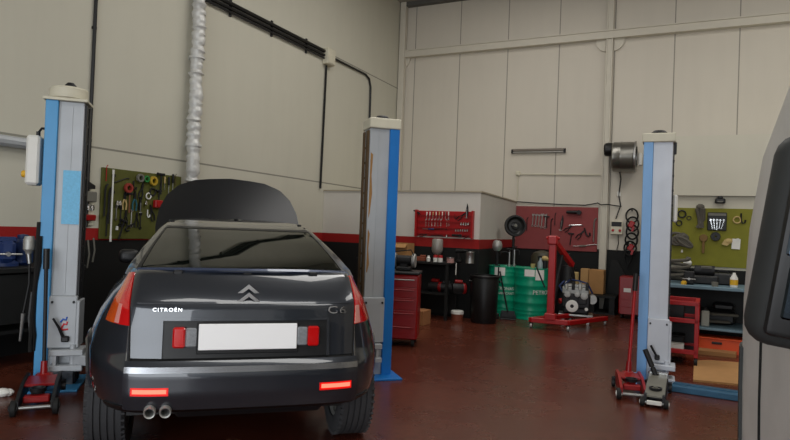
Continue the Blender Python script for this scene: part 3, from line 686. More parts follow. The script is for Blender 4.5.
solid('belt_bundle', b, MATS['rag'], 'grey bundle of belts hanging on the bright olive pegboard', 'belts', ong(700, 219), RZ)
b = MB()
for q in range(7):
    a0_ = q * .9
    b.tube([(.02 * q - .07 + .10 * math.cos(a), -.04 - .006 * q, -.01 * q + .07 * math.sin(a + a0_)) for a in [2 * PI * i / 16 for i in range(16)]], .02, 6, True)
solid('hose_bundle', b, MATS['rag'], 'tangled grey hoses hanging at the left of the bright olive pegboard', 'hoses', ong(681, 238), RZ)
rt = root('spanner_set', 'black tool roll of bright spanners on the bright olive pegboard', 'spanner set', ong(717, 221.5), RZ)
ob('panel', MB().box((0, -.012, 0), (.245, .024, .26), bev=.006), m_black, rt)
ob('header', MB().box((0, -.028, .1), (.23, .01, .035)), MATS['grey'], rt)
for k in range(5): ob('spanner', MB().box((-.07 + .035 * k, -.03, -.04 - .012 * (k % 3)), (.012, .008, .13), rot=(0, .12 * (k - 2), 0), bev=.002).lathe([(.006, -.005), (.015, -.005), (.015, .005), (.006, .005)], (-.07 + .035 * k + .006 * (k - 2), -.03, .02), (0, 1, 0), 10), m_chrome, rt)
solid('pulley', MB().lathe([(.015, -.02), (.06, -.02), (.065, 0), (.06, .02), (.015, .02), (.015, -.02)], (0, -.025, 0), (0, 1, 0), 20), m_black, 'round black pulley below the black spanner set', 'pulley', ong(715.5, 236.5), RZ)
solid('wooden_knob', MB().lathe([(0, -.02), (.05, -.02), (.055, 0), (.05, .02), (0, .02)], (0, -.025, 0), (0, 1, 0), 18).box((0, -.025, -.12), (.035, .03, .2), bev=.006), mat('dull_wood', (118, 92, 52), .8), 'brown round-headed tool below the grey belt bundle', 'tool', ong(703.5, 238), RZ)
solid('glove', MB().prism([(-.07, -.05), (.0, -.07), (.05, -.02), (.07, .03), (.02, .04), (-.03, .02)], -.03, -.006).ball((.02, -.02, .0), (.05, .02, .04), 8), MATS['beige'], 'beige work glove pinned right of the round black pulley', 'glove', ong(727, 241), RZ)
solid('note_card', MB().box((0, -.008, 0), (.105, .008, .145), rot=(0, .05, 0)).box((.02, -.015, .07), (.03, .02, .02)), m_bandw, 'white paper card hanging at the right of the bright olive pegboard', 'card', ong(736, 244), RZ)
r_, z_ = bw(720, 200.5, 2.995)
cam_ = root('wall_box', 'small black box on the pale wall above the bright olive pegboard', 'box', R(r_, 3.0, z_), RZ)
ob('body', MB().box((0, -.045, -.01), (.135, .09, .07), bev=.015), m_black, cam_)
ob('top_piece', MB().box((0, -.05, .04), (.07, .06, .035), bev=.01), m_black, cam_)
ob('front_strip', MB().box((0, -.093, -.02), (.07, .008, .02)), MATS['grey'], cam_)

# ------------------------------------------------------------------ bench under the red rack and what stands on it
BT = 3.64
bz = bw(440, 262.5, BT)[1]
bl_, br_ = 1.05, 2.76
bn = root('workbench', 'long black steel workbench under the red tool rack', 'workbench', R(bl_, BT, 0), RZ)
bw_ = br_ - bl_; bd = .50
ob('bench_top', MB().box((bw_ / 2, bd / 2, bz - .02), (bw_, bd, .04), bev=.005), m_bench, bn)
ob('lower_shelf', MB().box((bw_ / 2, bd / 2, .42), (bw_ - .06, bd - .04, .03)), m_bench, bn)
for x in (.03, bw_ - .03):
    for y in (.03, bd - .03): ob('leg', MB().box((x, y, (bz - .04) / 2), (.045, .045, bz - .04)), m_bench, bn)
ob('back_panel', MB().box((bw_ / 2, bd - .01, bz / 2), (bw_, .015, bz - .1)), m_bench, bn)
def onbench(px, t, z=None):
    r, _ = bw(px, 258, t); return R(r, t, bz if z is None else z)
o = root('spray_gun', 'grey paint spray gun cup standing on the black workbench', 'spray gun', onbench(437, 3.40), RZ)
ob('cup', MB().lathe([(0, .12), (.05, .12), (.085, .16), (.095, .20), (.09, .36), (.075, .38), (0, .38)], n=20), mat('cup_grey', (150, 146, 140), .4, .3), o)
ob('body', MB().cyl((0, 0, 0), (0, 0, .13), .05, .035, 14).box((.03, -.02, .09), (.05, .05, .1), bev=.01), m_rust, o)
for k, px in enumerate((435.5, 440.5)):
    o = root('paint_tin', ('left', 'right')[k] + ' one of two small red and white tins on the black workbench', 'tin', onbench(px, 3.54), RZ, 'red and white tins on the black workbench')
    ob('can', MB().lathe([(0, 0), (.038, 0), (.038, .07), (0, .07)], n=16), m_white, o)
    ob('lid', MB().lathe([(0, .07), (.036, .07), (.036, .10), (.03, .115), (0, .115)], n=16), m_red, o)
o = root('small_tin', 'small pinkish tin on the black workbench right of the two tins', 'tin', onbench(450.5, 3.54), RZ)
ob('can', MB().lathe([(0, 0), (.06, 0), (.06, .075), (0, .075)], n=18), mat('pale_pink', (170, 130, 125), .5), o)
ob('lid', MB().lathe([(0, .075), (.062, .075), (.062, .09), (0, .09)], n=18), m_steel, o)
o = root('metal_can', 'shiny cylindrical metal can at the right end of the black workbench', 'can', onbench(470, 3.36), RZ)
ob('can', MB().lathe([(0, 0), (.068, 0), (.07, .005), (.068, .01), (.068, .18), (.071, .185), (.068, .19), (.06, .188), (.06, .18), (0, .18)], n=24), m_steel, o)
ob('handle', MB().tube([(.07 * math.cos(a), 0, .17 + .05 * math.sin(a)) for a in [PI * i / 8 for i in range(9)]], .004, 6), m_dark, o)
solid('wood_block', MB().box((0, 0, .035), (.17, .1, .07), bev=.008).box((.03, .01, .085), (.09, .07, .03), bev=.008), mat('reddish_wood', (130, 66, 44), .7), 'reddish brown block on the black workbench', 'block', onbench(421, 3.5), RZ + .1)
solid('yellow_tool', MB().box((0, 0, .03), (.15, .045, .04), rot=(0, -.25, .2), bev=.012).cyl((-.09, 0, .012), (-.06, 0, .022), .012, n=8), m_yellow, 'yellow-handled tool at the left end of the black workbench', 'tool', onbench(411, 3.54), RZ)
solid('white_cup', MB().lathe([(0, 0), (.03, 0), (.035, .06), (.02, .075), (.02, .1), (0, .1)], n=14), m_white, 'small white bottle on the black workbench left of the spray gun', 'bottle', onbench(428.5, 3.54), RZ)
solid('white_tray', MB().prism([(-.05, 0), (.05, 0), (.06, .03), (-.06, .03)], -.04, .04), MATS['grey'], 'small grey tray behind the reddish block on the black workbench', 'tray', onbench(419, 3.3), RZ)
o = root('drill', 'black power drill standing near the metal can on the black workbench', 'drill', onbench(461, 3.34), RZ)
ob('body', MB().cyl((-.09, 0, .19), (.05, 0, .2), .034, .03, 12).cyl((.05, 0, .2), (.11, 0, .203), .02, .012, 10), m_black, o)
ob('handle', MB().bar((-.05, 0, .18), (-.03, 0, .04), .04, .05, .01).box((-.03, 0, .025), (.1, .07, .05), bev=.012), m_black, o)
o = wire('cable', [onbench(456.5, BT + .012, bz + .01), onbench(456.5, BT + .02, bz - .05), onbench(456.3, BT + .02, bz - .18)], .007, m_white, 'pale cable dangling over the front edge of the black workbench', 'cable')
for k, (px, m_, s_) in enumerate(((436, m_reddk, 1.0), (447, m_dark, .9), (459, m_reddk, 1.05))):
    r_, _ = bw(px, 285, 3.42)
    o = root('starter_motor', ('left red and black', 'dark middle', 'right red and black')[k] + ' motor part on the lower shelf of the black workbench', 'motor', R(r_, 3.42, .437), RZ + .3 * k)
    ob('casing', MB().cyl((-.11 * s_, 0, .085), (.06 * s_, 0, .085), .08 * s_, n=18).box((0, 0, .012), (.1, .1, .025), bev=.006), m_dark, o)
    ob('end_ring', MB().lathe([(.03, 0), (.085 * s_, 0), (.09 * s_, .02), (.08 * s_, .05), (.03, .06)], (.06 * s_, 0, .085), (1, 0, 0), 18), m_, o)
    ob('solenoid', MB().cyl((-.07, 0, .185 * s_), (.05, 0, .18 * s_), .033, n=12), m_, o)
r_, _ = bw(457.5, 309, 3.45)
o = root('paint_pot', 'brown pot with white lid on the floor under the black workbench', 'pot', R(r_, 3.45, 0), RZ)
ob('pot', MB().lathe([(0, 0), (.095, 0), (.10, .11), (0, .11)], n=20), mat('pot_brown', (120, 62, 44), .6), o)
ob('lid', MB().lathe([(0, .11), (.104, .11), (.104, .155), (.09, .165), (0, .165)], n=20), m_white, o)
r_, _ = bw(402, 258, 3.5)
o = root('cardboard_box', 'open cardboard box on the left end of the black workbench', 'box', R(bw(401, 250, 3.36)[0], 3.33, bz), RZ)
ob('carton', MB().box((0, .14, .14), (.34, .012, .28)).box((0, -.14, .12), (.34, .012, .24)).box((-.165, 0, .14), (.012, .28, .28)).box((.165, 0, .14), (.012, .28, .28)).box((0, 0, .006), (.34, .28, .012)), m_card, o)
ob('flap', MB().box((0, -.19, .235), (.34, .11, .006), rot=(.6, 0, 0)), m_card, o)
a = fl(422, 319)
solid('cardboard_box', MB().box((0, 0, .11), (.22, .3, .22), bev=.004).box((0, 0, .222), (.05, .3, .003)), mat('box_brown', (150, 100, 62), .85, var=.15), 'small closed cardboard box on the floor beside the red tool cabinet', 'box', R(bw(421, 300, 4.2)[0], 4.2, 0), RZ)

# ------------------------------------------------------------------ red tool cabinet with bench grinder
a = fl(403, 347)
cbz = .93
cab = root('tool_cabinet', 'dark red tool cabinet on castors behind the blue lift post', 'tool cabinet', a + V((-.06, .24, 0)), -.12)
ob('body', MB().box((0, 0, .49), (.50, .44, .80), bev=.015), m_reddk, cab)
ob('top_tray', MB().box((0, 0, .91), (.52, .46, .035), bev=.01), m_dark, cab)
dz = [.80, .67, .53, .36, .19]
for k, z in enumerate(dz):
    d_ = ob('drawer', MB().box((0, -.2225, z), (.47, .009, (.122, .122, .142, .172, .172)[k]), bev=.002), m_reddk, cab)
    ob('handle', MB().box((0, -.232, z + (.03, .03, .04, .05, .05)[k]), (.40, .010, .014), bev=.004), m_alu if k == 0 else m_reddk, d_)
for x in (-.2, .2):
    for y in (-.17, .17):
        c_ = ob('castor', MB().lathe([(0, -.018), (.042, -.018), (.045, 0), (.042, .018), (0, .018)], (x, y, .045), (1, 0, 0), 16).box((x, y, .085), (.06, .06, .012)), m_rubber, cab)
gr = root('bench_grinder', 'dark bench grinder with metal guards on top of the red cabinet', 'grinder', a + V((-.02, .26, .928)), -.2)
ob('base', MB().box((0, 0, .025), (.2, .15, .05), bev=.012), m_dark, gr)
ob('motor', MB().cyl((-.09, 0, .13), (.09, 0, .13), .065, n=20).box((0, 0, .07), (.1, .1, .06)), m_dark, gr)
for s in (-1, 1):
    ob('wheel_guard', MB().lathe([(0, -.022), (.085, -.022), (.09, -.015), (.09, .015), (.085, .022), (0, .022)], (s * .125, 0, .13), (1, 0, 0), 20), m_alu, gr)
ob('shield_arm', MB().tube([(-.12, -.06, .18), (-.12, -.1, .24), (.1, -.1, .27), (.13, -.06, .2)], .008, 6), m_dark, gr)

# ------------------------------------------------------------------ bin, drums, dustpan, pumps
a = R(bw(484, 300, 3.36)[0], 3.36, 0)
bn_ = root('dustbin', 'tall black plastic bin left of the green drums', 'bin', a, 0)
ob('body', MB().lathe([(0, 0), (.19, 0), (.205, .03), (.232, .73), (.227, .74), (.22, .73), (.19, .04), (0, .04)], n=36), m_black, bn_)
ob('rim', MB().lathe([(.228, .72), (.247, .725), (.25, .755), (.237, .765), (.225, .76)], n=36), m_black, bn_)
for s in (-1, 1): ob('handle', MB().tube([(s * .225, -.07, .66), (s * .255, -.06, .67), (s * .255, .06, .67), (s * .225, .07, .66)], .012, 6), m_black, bn_)
def drum(label, loc, rz, words):
    rt = root('oil_drum', label, 'oil drum', loc, rz)
    r, h = .286, .875
    prof = [(0, .015), (r - .012, .015), (r - .004, 0), (r + .006, .004), (r + .006, .018), (r, .03)]
    for z in (.29, .58): prof += [(r, z - .03), (r + .010, z - .008), (r + .010, z + .008), (r, z + .03)]
    for z in (.10, .16, .43, .72, .78): prof += [(r, z - .012), (r + .004, z), (r, z + .012)]
    prof = sorted(prof[:6], key=lambda q: 0) + sorted(prof[6:], key=lambda q: q[1]) + [(r, h - .03), (r + .006, h - .018), (r + .006, h - .004), (r - .004, h), (r - .012, h - .012), (0, h - .012)]
    ob('barrel', MB().lathe(prof, n=48), m_drum, rt, ang=50)
    ob('bung', MB().lathe([(0, 0), (.03, 0), (.03, .015), (0, .018)], (.12, -.1, h - .012), n=14), m_steel, rt)
    def wrap(ang0, z0, rr):
        def fn(v):
            an = ang0 + v.x / rr
            return V(((rr + .002 + v.z) * math.sin(an), -(rr + .002 + v.z) * math.cos(an), z0 + v.y))
        return fn
    for txt, ang, z, sz in words:
        text('lettering', txt, sz, m_white, rt, (0, 0, 0), (0, 0, 0), .0015, wrap(ang, z, r + .006), 1.0)
    return rt, wrap
def label_patch(rt, ang, z, wd, ht):
    r = .287; P = []
    for k in range(7):
        an = ang + (k / 6 - .5) * wd / r
        P.append([V(((r + .004) * math.sin(an), -(r + .004) * math.cos(an), z - ht / 2)), V(((r + .004) * math.sin(an), -(r + .004) * math.cos(an), z + ht / 2))])
    ob('paper_label', MB().grid(P), m_bandw, rt)
a1 = fl(530, 320.5); a1 = a1 + V((a1.x, a1.y, 0)).normalized() * .286
az = math.atan2(-a1.x, a1.y)
d1, wr = drum('green oil drum nearest the red engine hoist, paper labels on top', a1, az, [('PETRONAS', .92, .47, .098)])
label_patch(d1, -.12, .80, .17, .12); label_patch(d1, .50, .775, .16, .19)
a2 = fl(502, 317.5); a2 = a2 + V((a2.x, a2.y, 0)).normalized() * .36 + V((.03, 0, 0))
d2, wr = drum('green oil drum just behind the black bin', a2, math.atan2(-a2.x, a2.y), [('PETRONAS', -.08, .49, .075), ('LUBRICANTS', .1, .41, .055)])
label_patch(d2, -.35, .79, .19, .15)
def pump(label, loc, rz, hgt, lean):
    rt = root('hand_pump', label, 'pump', loc, rz)
    ob('barrel', MB().cyl((0, 0, -.0), (0, 0, hgt), .02, n=12).cyl((0, 0, 0), (0, 0, .04), .035, n=12), m_steel, rt)
    ob('spout', MB().tube([(0, 0, hgt * .8), (lean * .4, -.02, hgt * 1.02), (lean * .9, -.03, hgt * .95), (lean, -.03, hgt * .7)], .012, 8), m_dark, rt)
    ob('handle', MB().cyl((0, 0, hgt), (0, 0, hgt + .05), .008, n=8).cyl((-.05, 0, hgt + .05), (.05, 0, hgt + .05), .011, n=8), m_black, rt)
top = .863
pump('steel hand pump with curved spout on the drum behind the black bin', a2 + V((.06, -.02, top)), -.1, .26, -.17)
pump('thin steel hand pump near the middle of the rear green drum', a2 + V((.16, .05, top)), .3, .30, .08)
# funnel lamp with silver head, on the drum by the bin
o = root('silver_funnel', 'silver-headed upright funnel with dark stem standing on the rear green drum', 'funnel', a2 + V((-.17, -.06, top)), 0)
ob('head', MB().lathe([(0, .27), (.05, .27), (.085, .32), (.09, .38), (.07, .44), (.03, .46), (0, .46)], n=20), m_alu, o)
ob('stem', MB().tube([(0, 0, 0), (.01, 0, .12), (0, 0, .28)], .028, 10).box((0, 0, .01), (.12, .1, .02), bev=.005), m_dark, o)
# dark round oil pan on its stand
o = root('drain_pan', 'black round drain pan standing upright behind the green drums', 'drain pan', a1 + V((-.12, .72, 0)), RZ * .5)
zc = 1.46 + (233 - 228) / 620 * 11.3
ob('dish', MB().lathe([(0, .0), (.06, .0), (.075, -.02), (.12, -.025), (.155, .0), (.165, .03), (.19, .03), (.2, .01), (.2, -.03), (.18, -.055), (.08, -.06), (0, -.06)], (-.05, 0, zc + .045), (.2, -1, .1), 36), m_black, o)
ob('hub', MB().lathe([(0, 0), (.03, 0), (.03, .04), (0, .05)], (-.05, -.01, zc + .045), (.2, -1, .1), 12), MATS['grey'], o)
ob('pole', MB().cyl((-.08, .06, .04), (-.08, .06, zc + .05), .022, n=12).cyl((-.08, .06, zc + .02), (-.09, -.02, zc + .06), .03, n=10), m_dark, o)
ob('base', MB().lathe([(0, .0), (.22, 0), (.24, .03), (.22, .05), (0, .07)], (-.08, .06, 0), n=24), m_dark, o)
o = root('drain_tank', 'dark tank with olive body behind the nearer green drum', 'tank', a1 + V((.32, .62, 0)), 0)
ob('vessel', MB().lathe([(0, .3), (.15, .3), (.2, .36), (.2, 1.05), (.16, 1.12), (.05, 1.16), (0, 1.16)], n=28), mat('tank_olive', (58, 54, 40), .5, var=.2), o)
for k in range(4): ob('leg', MB().cyl((.13 * math.cos(k * PI / 2 + .7), .13 * math.sin(k * PI / 2 + .7), .33), (.2 * math.cos(k * PI / 2 + .7), .2 * math.sin(k * PI / 2 + .7), 0), .018, n=8), m_dark, o)
o = root('spray_bottle', 'pale spray bottle with trigger standing on the nearer green drum', 'bottle', a1 + V((.13, -.05, top)), .3)
ob('bottle', MB().lathe([(0, 0), (.042, 0), (.045, .02), (.045, .1), (.02, .16), (.016, .19), (0, .19)], n=16), mat('pale_bottle', (150, 160, 165), .3), o)
ob('trigger', MB().box((-.01, 0, .205), (.08, .03, .035), bev=.008).box((-.035, 0, .17), (.012, .02, .05)), m_black, o)
o = root('rag_jar', 'pale brown rag ball on a small jar on the nearer green drum', 'jar', a1 + V((.22, .0, top)), 0)
ob('jar', MB().lathe([(0, 0), (.04, 0), (.045, .05), (.045, .14), (0, .15)], n=16), m_dark, o)
ob('rag', MB().ball((0, 0, .18), (.06, .05, .045), 10).ball((.04, .0, .165), (.035, .04, .03), 8), MATS['beige'], o)
solid('metal_cup', MB().lathe([(0, 0), (.035, 0), (.042, .075), (.036, .075), (.03, .01), (0, .01)], n=16), MATS['beige'], 'small pale cup near the back of the nearer green drum', 'cup', a1 + V((.04, .1, top)))
a = fl(508, 319.5)
o = root('dustpan', 'black long-handled dustpan leaning between the two green drums', 'dustpan', a + V((.0, .02, 0)), -.15)
ob('pan', MB().prism([(-.13, 0), (.13, 0), (.11, .13), (-.11, .13)], .10, .12).box((0, .02, .012), (.26, .2, .02), bev=.004).box((-.125, .03, .04), (.012, .18, .07)).box((.125, .03, .04), (.012, .18, .07)), m_black, o)
ob('handle', MB().cyl((0, .11, .10), (-.16, .06, .80), .014, n=10), m_black, o)
o = root('broom', 'thin dark broom handle crossing the dustpan before the green drums', 'broom', a + V((-.2, .02, 0)), 0)
ob('stick', MB().cyl((0, 0, .09), (.02, .03, .88), .012, n=10), m_dark, o)
ob('head', MB().box((0, 0, .05), (.09, .05, .10), bev=.01), m_black, o)

# ------------------------------------------------------------------ red engine hoist
A, B, Cc = fl(531, 328), fl(568, 331.5), fl(606, 325)
hz = .10
yv = (Cc - B); yv.z = 0; Ln = yv.length; yv.normalize()
xv = (B - A); xv.z = 0; wdt = xv.length; xv.normalize()
org = (A + B) / 2
ho = root('engine_hoist', 'red engine hoist on castors right of the green drums', 'engine hoist', org)
def hp_(u, v, z): return xv * u + yv * v + V((0, 0, z))
ob('cross_bar', MB().bar(hp_(-wdt / 2, 0, hz + .03), hp_(wdt / 2, 0, hz + .03), .09, .075, .008), m_red, ho)
for s in (-1, 1): ob('leg', MB().bar(hp_(s * wdt / 2, -.03, hz + .03), hp_(s * wdt / 2, Ln, hz + .01), .075, .07, .008), m_red, ho)
for u, v in ((-wdt / 2, .0), (wdt / 2, .0), (-wdt / 2, Ln - .04), (wdt / 2, Ln - .04)):
    c_ = ob('castor', MB().lathe([(0, -.018), (.038, -.018), (.042, -.008), (.042, .008), (.038, .018), (0, .018)], hp_(u, v, .042), tuple(xv), 16), m_alu, ho)
    ob('fork', MB().box(hp_(u, v, .075), (.05, .05, .03)).cyl(hp_(u, v, .06), hp_(u, v, hz + .02), .016, n=8), m_dark, c_)
mt = bw(551, 237, 3.0)[1]
mpx = fl(550.5, 322)
mz = 1.46 + (234.5 - 238) / 620 * 10.0
ob('mast', MB().box(hp_(0, .02, (hz + mz) / 2), (.105, .105, mz - hz), rot=(0, 0, math.atan2(xv.y, xv.x)), bev=.008).box(hp_(0, .02, hz + .1), (.17, .15, .1), rot=(0, 0, math.atan2(xv.y, xv.x)), bev=.01), m_red, ho)
ob('mast_head', MB().box(hp_(0, .02, mz - .03), (.15, .17, .14), rot=(0, 0, math.atan2(xv.y, xv.x)), bev=.02).cyl(hp_(-.1, .02, mz), hp_(.1, .02, mz), .025, n=10), m_red, ho)
bo = ob('boom', MB().bar(hp_(0, .03, mz - .02), hp_(.0, .62, mz - .42), .075, .085, .008), m_red, ho)
ob('hook_chain', MB().cyl(hp_(0, .6, mz - .42), hp_(0, .6, mz - .56), .012, n=6).tube([hp_(0, .6, mz - .56), hp_(0, .63, mz - .62), hp_(0, .6, mz - .66), hp_(0, .56, mz - .63)], .012, 6), m_dark, bo)
rm_ = ob('ram', MB().cyl(hp_(0, .08, .45), hp_(0, .2, .85), .036, n=14).box(hp_(0, .06, .43), (.07, .07, .07), bev=.01), m_dark, ho)
ob('piston', MB().cyl(hp_(0, .2, .85), hp_(0, .31, mz - .26), .017, n=10), m_dark, rm_)
ob('pump_handle', MB().cyl(hp_(-.06, -.06, .65), hp_(-.16, -.12, .95), .012, n=8), m_dark, ho)

# ------------------------------------------------------------------ engine on its cradle
a = fl(573, 324)
en = root('car_engine', 'bare car engine with white pulley on a steel cradle behind the red hoist legs', 'engine', a + V((.12, .28, 0)), RZ + .15)
ob('cradle', MB().box((0, 0, .13), (.56, .42, .03), bev=.006).box((-.2, 0, .06), (.04, .4, .12)).box((.2, 0, .06), (.04, .4, .12)), m_steel, en)
ob('sump', MB().box((0, .02, .2), (.42, .34, .11), bev=.03), m_dark, en)
ob('block', MB().box((0, .02, .36), (.46, .36, .24), bev=.025).box((.1, -.17, .38), (.14, .05, .12), bev=.01).box((-.14, -.17, .33), (.08, .05, .18), bev=.01), m_dark, en)
ob('cylinder_head', MB().box((-.01, .02, .53), (.44, .30, .12), bev=.02).box((-.01, .0, .61), (.40, .22, .05), bev=.015), m_alu, en)
ob('crank_pulley', MB().lathe([(.03, 0), (.09, 0), (.1, .012), (.1, .03), (.09, .035), (.05, .03), (.03, .03)], (-.06, -.165, .28), (0, -1, 0), 28), m_white, en)
ob('pulley_hub', MB().lathe([(0, 0), (.045, 0), (.045, .02), (.02, .035), (0, .035)], (-.06, -.165, .28), (0, -1, 0), 18), m_dark, en)
for x, z, r_ in ((-.14, .47, .05), (.02, .48, .045), (.13, .46, .06)):
    ob('cam_pulley', MB().lathe([(0, 0), (r_, 0), (r_, .03), (r_ * .6, .035), (0, .03)], (x, -.17, z), (0, -1, 0), 18), m_alu, en)
for k in range(4): ob('intake_pipe', MB().tube([(-.16 + .11 * k, .0, .6), (-.16 + .11 * k, -.09, .66), (-.16 + .11 * k, -.16, .62), (-.16 + .11 * k, -.17, .55)], .026, 10), m_dark if k % 2 else m_alu, en)
ob('alternator', MB().cyl((.26, -.12, .4), (.26, .06, .4), .075, n=18), m_alu, en)
ob('plug', MB().lathe([(0, 0), (.028, 0), (.028, .02), (0, .025)], (.17, -.17, .24), (0, -1, 0), 14), m_white, en)
ob('oil_filter', MB().cyl((-.27, -.1, .34), (-.19, -.06, .36), .045, n=16), m_red, en)
ob('wiring', MB().tube([(-.2, -.14, .62), (-.1, -.16, .72), (.05, -.12, .70), (.18, -.1, .66), (.26, -.05, .5)], .014, 7).tube([(-.22, -.1, .5), (-.28, -.1, .6), (-.2, -.05, .68)], .016, 7), m_vblue, en)
a = fl(557, 321)
o = root('gearbox', 'dark gearbox lump standing behind the red hoist mast', 'gearbox', R(bw(566, 280, 1.5)[0], 1.35, 0), RZ)
ob('casing', MB().lathe([(0, 0), (.2, 0), (.22, .05), (.2, .2), (.16, .45), (.13, .75), (.1, .9), (0, .92)], n=20), m_dark, o)
ob('flange', MB().lathe([(.1, .48), (.24, .48), (.24, .52), (.1, .52)], n=20), m_dark, o)
ob('shaft', MB().cyl((0, 0, .9), (.02, 0, 1.12), .045, .03, 12), m_dark, o)

# cardboard packs and clutter at the foot of the back wall
r_, z_ = bw(587, 293, .5)
plz = max(.05, z_)
o = root('pallet', 'low dark wooden pallet at the foot of the back wall', 'pallet', R(bw(594, 295, .55)[0], .5, 0), RZ)
ob('deck', MB().box((0, 0, plz - .02), (.85, .7, .04)).box((0, 0, .015), (.85, .7, .03)), m_bench, o)
for x in (-.36, 0, .36): ob('block', MB().box((x, 0, plz / 2), (.1, .66, plz - .06)), m_bench, o)
r_, z_ = bw(585.5, 268.5, .45)
solid('cardboard_box', MB().box((0, 0, (z_ - plz) / 2), (.15, .2, z_ - plz), bev=.006).box((0, -.101, (z_ - plz) / 2), (.03, .002, z_ - plz - .02)), mat('card_light', (186, 146, 96), .85, var=.1), 'narrow upright cardboard box left of the wide one against the back wall', 'box', R(r_, .45, plz), RZ)
r_, z_ = bw(597.5, 269.5, .45)
solid('cardboard_box', MB().box((0, 0, (z_ - plz) / 2), (.28, .3, z_ - plz), bev=.012).box((0, -.151, (z_ - plz) / 2 + .1), (.28, .003, .05)), m_card, 'wide upright cardboard box at the foot of the wall column', 'box', R(r_, .45, plz), RZ)
o = root('pale_canister', 'pale narrow canister left of the cardboard boxes by the back wall', 'canister', R(bw(575.5, 280, .5)[0], .5, plz), RZ)
ob('body', MB().box((0, 0, .2), (.12, .12, .4), bev=.02), MATS['beige'], o)
ob('neck', MB().cyl((0, 0, .4), (0, 0, .46), .03, n=12), m_black, o)
r_, _ = bw(615, 290, .4)
solid('rubber_mat', MB().prism([(-.3, 0), (.5, 0), (.45, .12), (-.05, 1.0), (-.16, 1.0)], -.03, .03), m_rubber, 'dark slanting board leaning on the black dado right of the column', 'board', R(r_ + .05, .12, 0), RZ)
rr, zz = bw(627, 276, 1.0)
o = root('tool_trolley', 'small red tool trolley seen just left of the pale lift post', 'tool trolley', R(rr + .12, 1.0, 0), RZ)
ob('body', MB().box((0, 0, zz / 2 + .04), (.46, .4, zz - .08), bev=.015), m_reddk, o)
ob('label', MB().box((-.09, -.203, zz * .68), (.12, .006, .07)), m_white, o)
for k in range(3): ob('drawer', MB().box((.0, -.205, zz * (.2 + .17 * k)), (.4, .012, .13), bev=.004), m_reddk, o)
for x in (-.18, .18):
    for y in (-.14, .14): ob('castor', MB().lathe([(0, -.015), (.036, -.015), (.04, 0), (.036, .015), (0, .015)], (x, y, .04), (1, 0, 0), 14).box((x, y, .075), (.05, .05, .014)), m_rubber, o)

# ------------------------------------------------------------------ right-hand bench and store
BRT = 3.95
bz2 = bw(700, 286, BRT)[1]
sz2 = bw(706, 328, BRT)[1]
b0 = bw(668, 285, BRT)[0] - .12
bn2 = root('shelf_bench', 'blue-grey steel bench with lower shelf below the bright olive pegboard', 'workbench', R(b0, BRT, 0), RZ)
L2 = 2.2; d2_ = .86
ob('bench_top', MB().box((L2 / 2, d2_ / 2, bz2 - .022), (L2, d2_, .044), bev=.006), m_bench2, bn2)
ob('lower_shelf', MB().box((L2 / 2, d2_ / 2, sz2 - .015), (L2 - .06, d2_ - .03, .03), bev=.004), m_bench2, bn2)
for x in (.03, L2 - .03):
    for y in (.04, d2_ - .04): ob('leg', MB().box((x, y, (bz2 - .04) / 2), (.05, .05, bz2 - .04)), m_bench, bn2)
ob('back_panel', MB().box((L2 / 2, d2_ - .015, (bz2 - .05) / 2 + .02), (L2 - .1, .012, bz2 - .12)), m_bench, bn2)
def onb2(px, t, z=None):
    r, _ = bw(px, 280, t); return R(r, t, bz2 if z is None else z)
o = root('machine', 'black squat machine on the blue-grey bench', 'machine', onb2(704.5, 3.45), RZ)
ob('base', MB().box((0, 0, .06), (.34, .3, .12), bev=.02), m_black, o)
ob('motor', MB().cyl((-.13, 0, .18), (.12, 0, .18), .075, n=18), m_dark, o)
ob('name_strip', MB().box((.02, -.12, .235), (.13, .03, .02), rot=(.3, 0, 0)), MATS['grey'], o)
o = root('vice', 'dark bench vice at the left of the blue-grey bench', 'vice', onb2(689, 3.72), RZ)
ob('body', MB().box((0, 0, .05), (.14, .18, .1), bev=.02).box((0, .06, .13), (.13, .05, .09), bev=.01).box((0, -.06, .13), (.13, .05, .09), bev=.01), m_dark, o)
ob('screw', MB().cyl((0, -.2, .08), (0, 0, .08), .016, n=10).cyl((-.08, -.19, .08), (.08, -.19, .08), .008, n=8), m_steel, o)
solid('yellow_jar', MB().lathe([(0, 0), (.035, 0), (.035, .03), (.025, .05), (0, .05)], n=14), m_yellow, 'small yellow jar at the front left of the blue-grey bench', 'jar', onb2(684, 3.86), RZ)
o = root('lamp', 'white round-headed lamp above the left of the blue-grey bench', 'lamp', onb2(687, 3.2), RZ)
ob('head', MB().ball((0, -.02, .27), (.06, .06, .05), 14), m_white, o)
ob('stem', MB().tube([(0, .04, 0), (0, .05, .14), (0, .0, .25)], .012, 8).lathe([(0, 0), (.06, 0), (.05, .02), (0, .025)], (0, .04, 0), n=16), m_dark, o)
o = root('bottle', 'white bottle with yellow label at the right of the blue-grey bench', 'bottle', onb2(734, 3.75), RZ)
ob('body', MB().lathe([(0, 0), (.045, 0), (.047, .01), (.047, .12), (.02, .17), (.018, .19), (0, .19)], n=18), m_white, o)
ob('label', MB().lathe([(.0478, .03), (.0485, .03), (.0485, .1), (.0478, .1), (.0478, .03)], n=18), m_yellow, o)
o = root('tool_case', 'black tool case standing right of the squat machine on the bench', 'case', onb2(723, 3.4), RZ)
ob('shell', MB().box((0, 0, .08), (.26, .2, .16), bev=.02), m_black, o)
ob('handle', MB().tube([(-.06, -.0, .155), (-.05, 0, .19), (.05, 0, .19), (.06, 0, .155)], .010, 8), m_dark, o)
solid('small_tin', MB().lathe([(0, 0), (.04, 0), (.04, .06), (0, .06)], n=16), MATS['grey'], 'little grey tin at the front edge of the blue-grey bench', 'tin', onb2(715, 3.86), RZ)
o = root('oil_can', 'grey rectangular oil can with black cap on the lower shelf of the bench', 'oil can', onb2(706.5, 3.78, sz2), RZ)
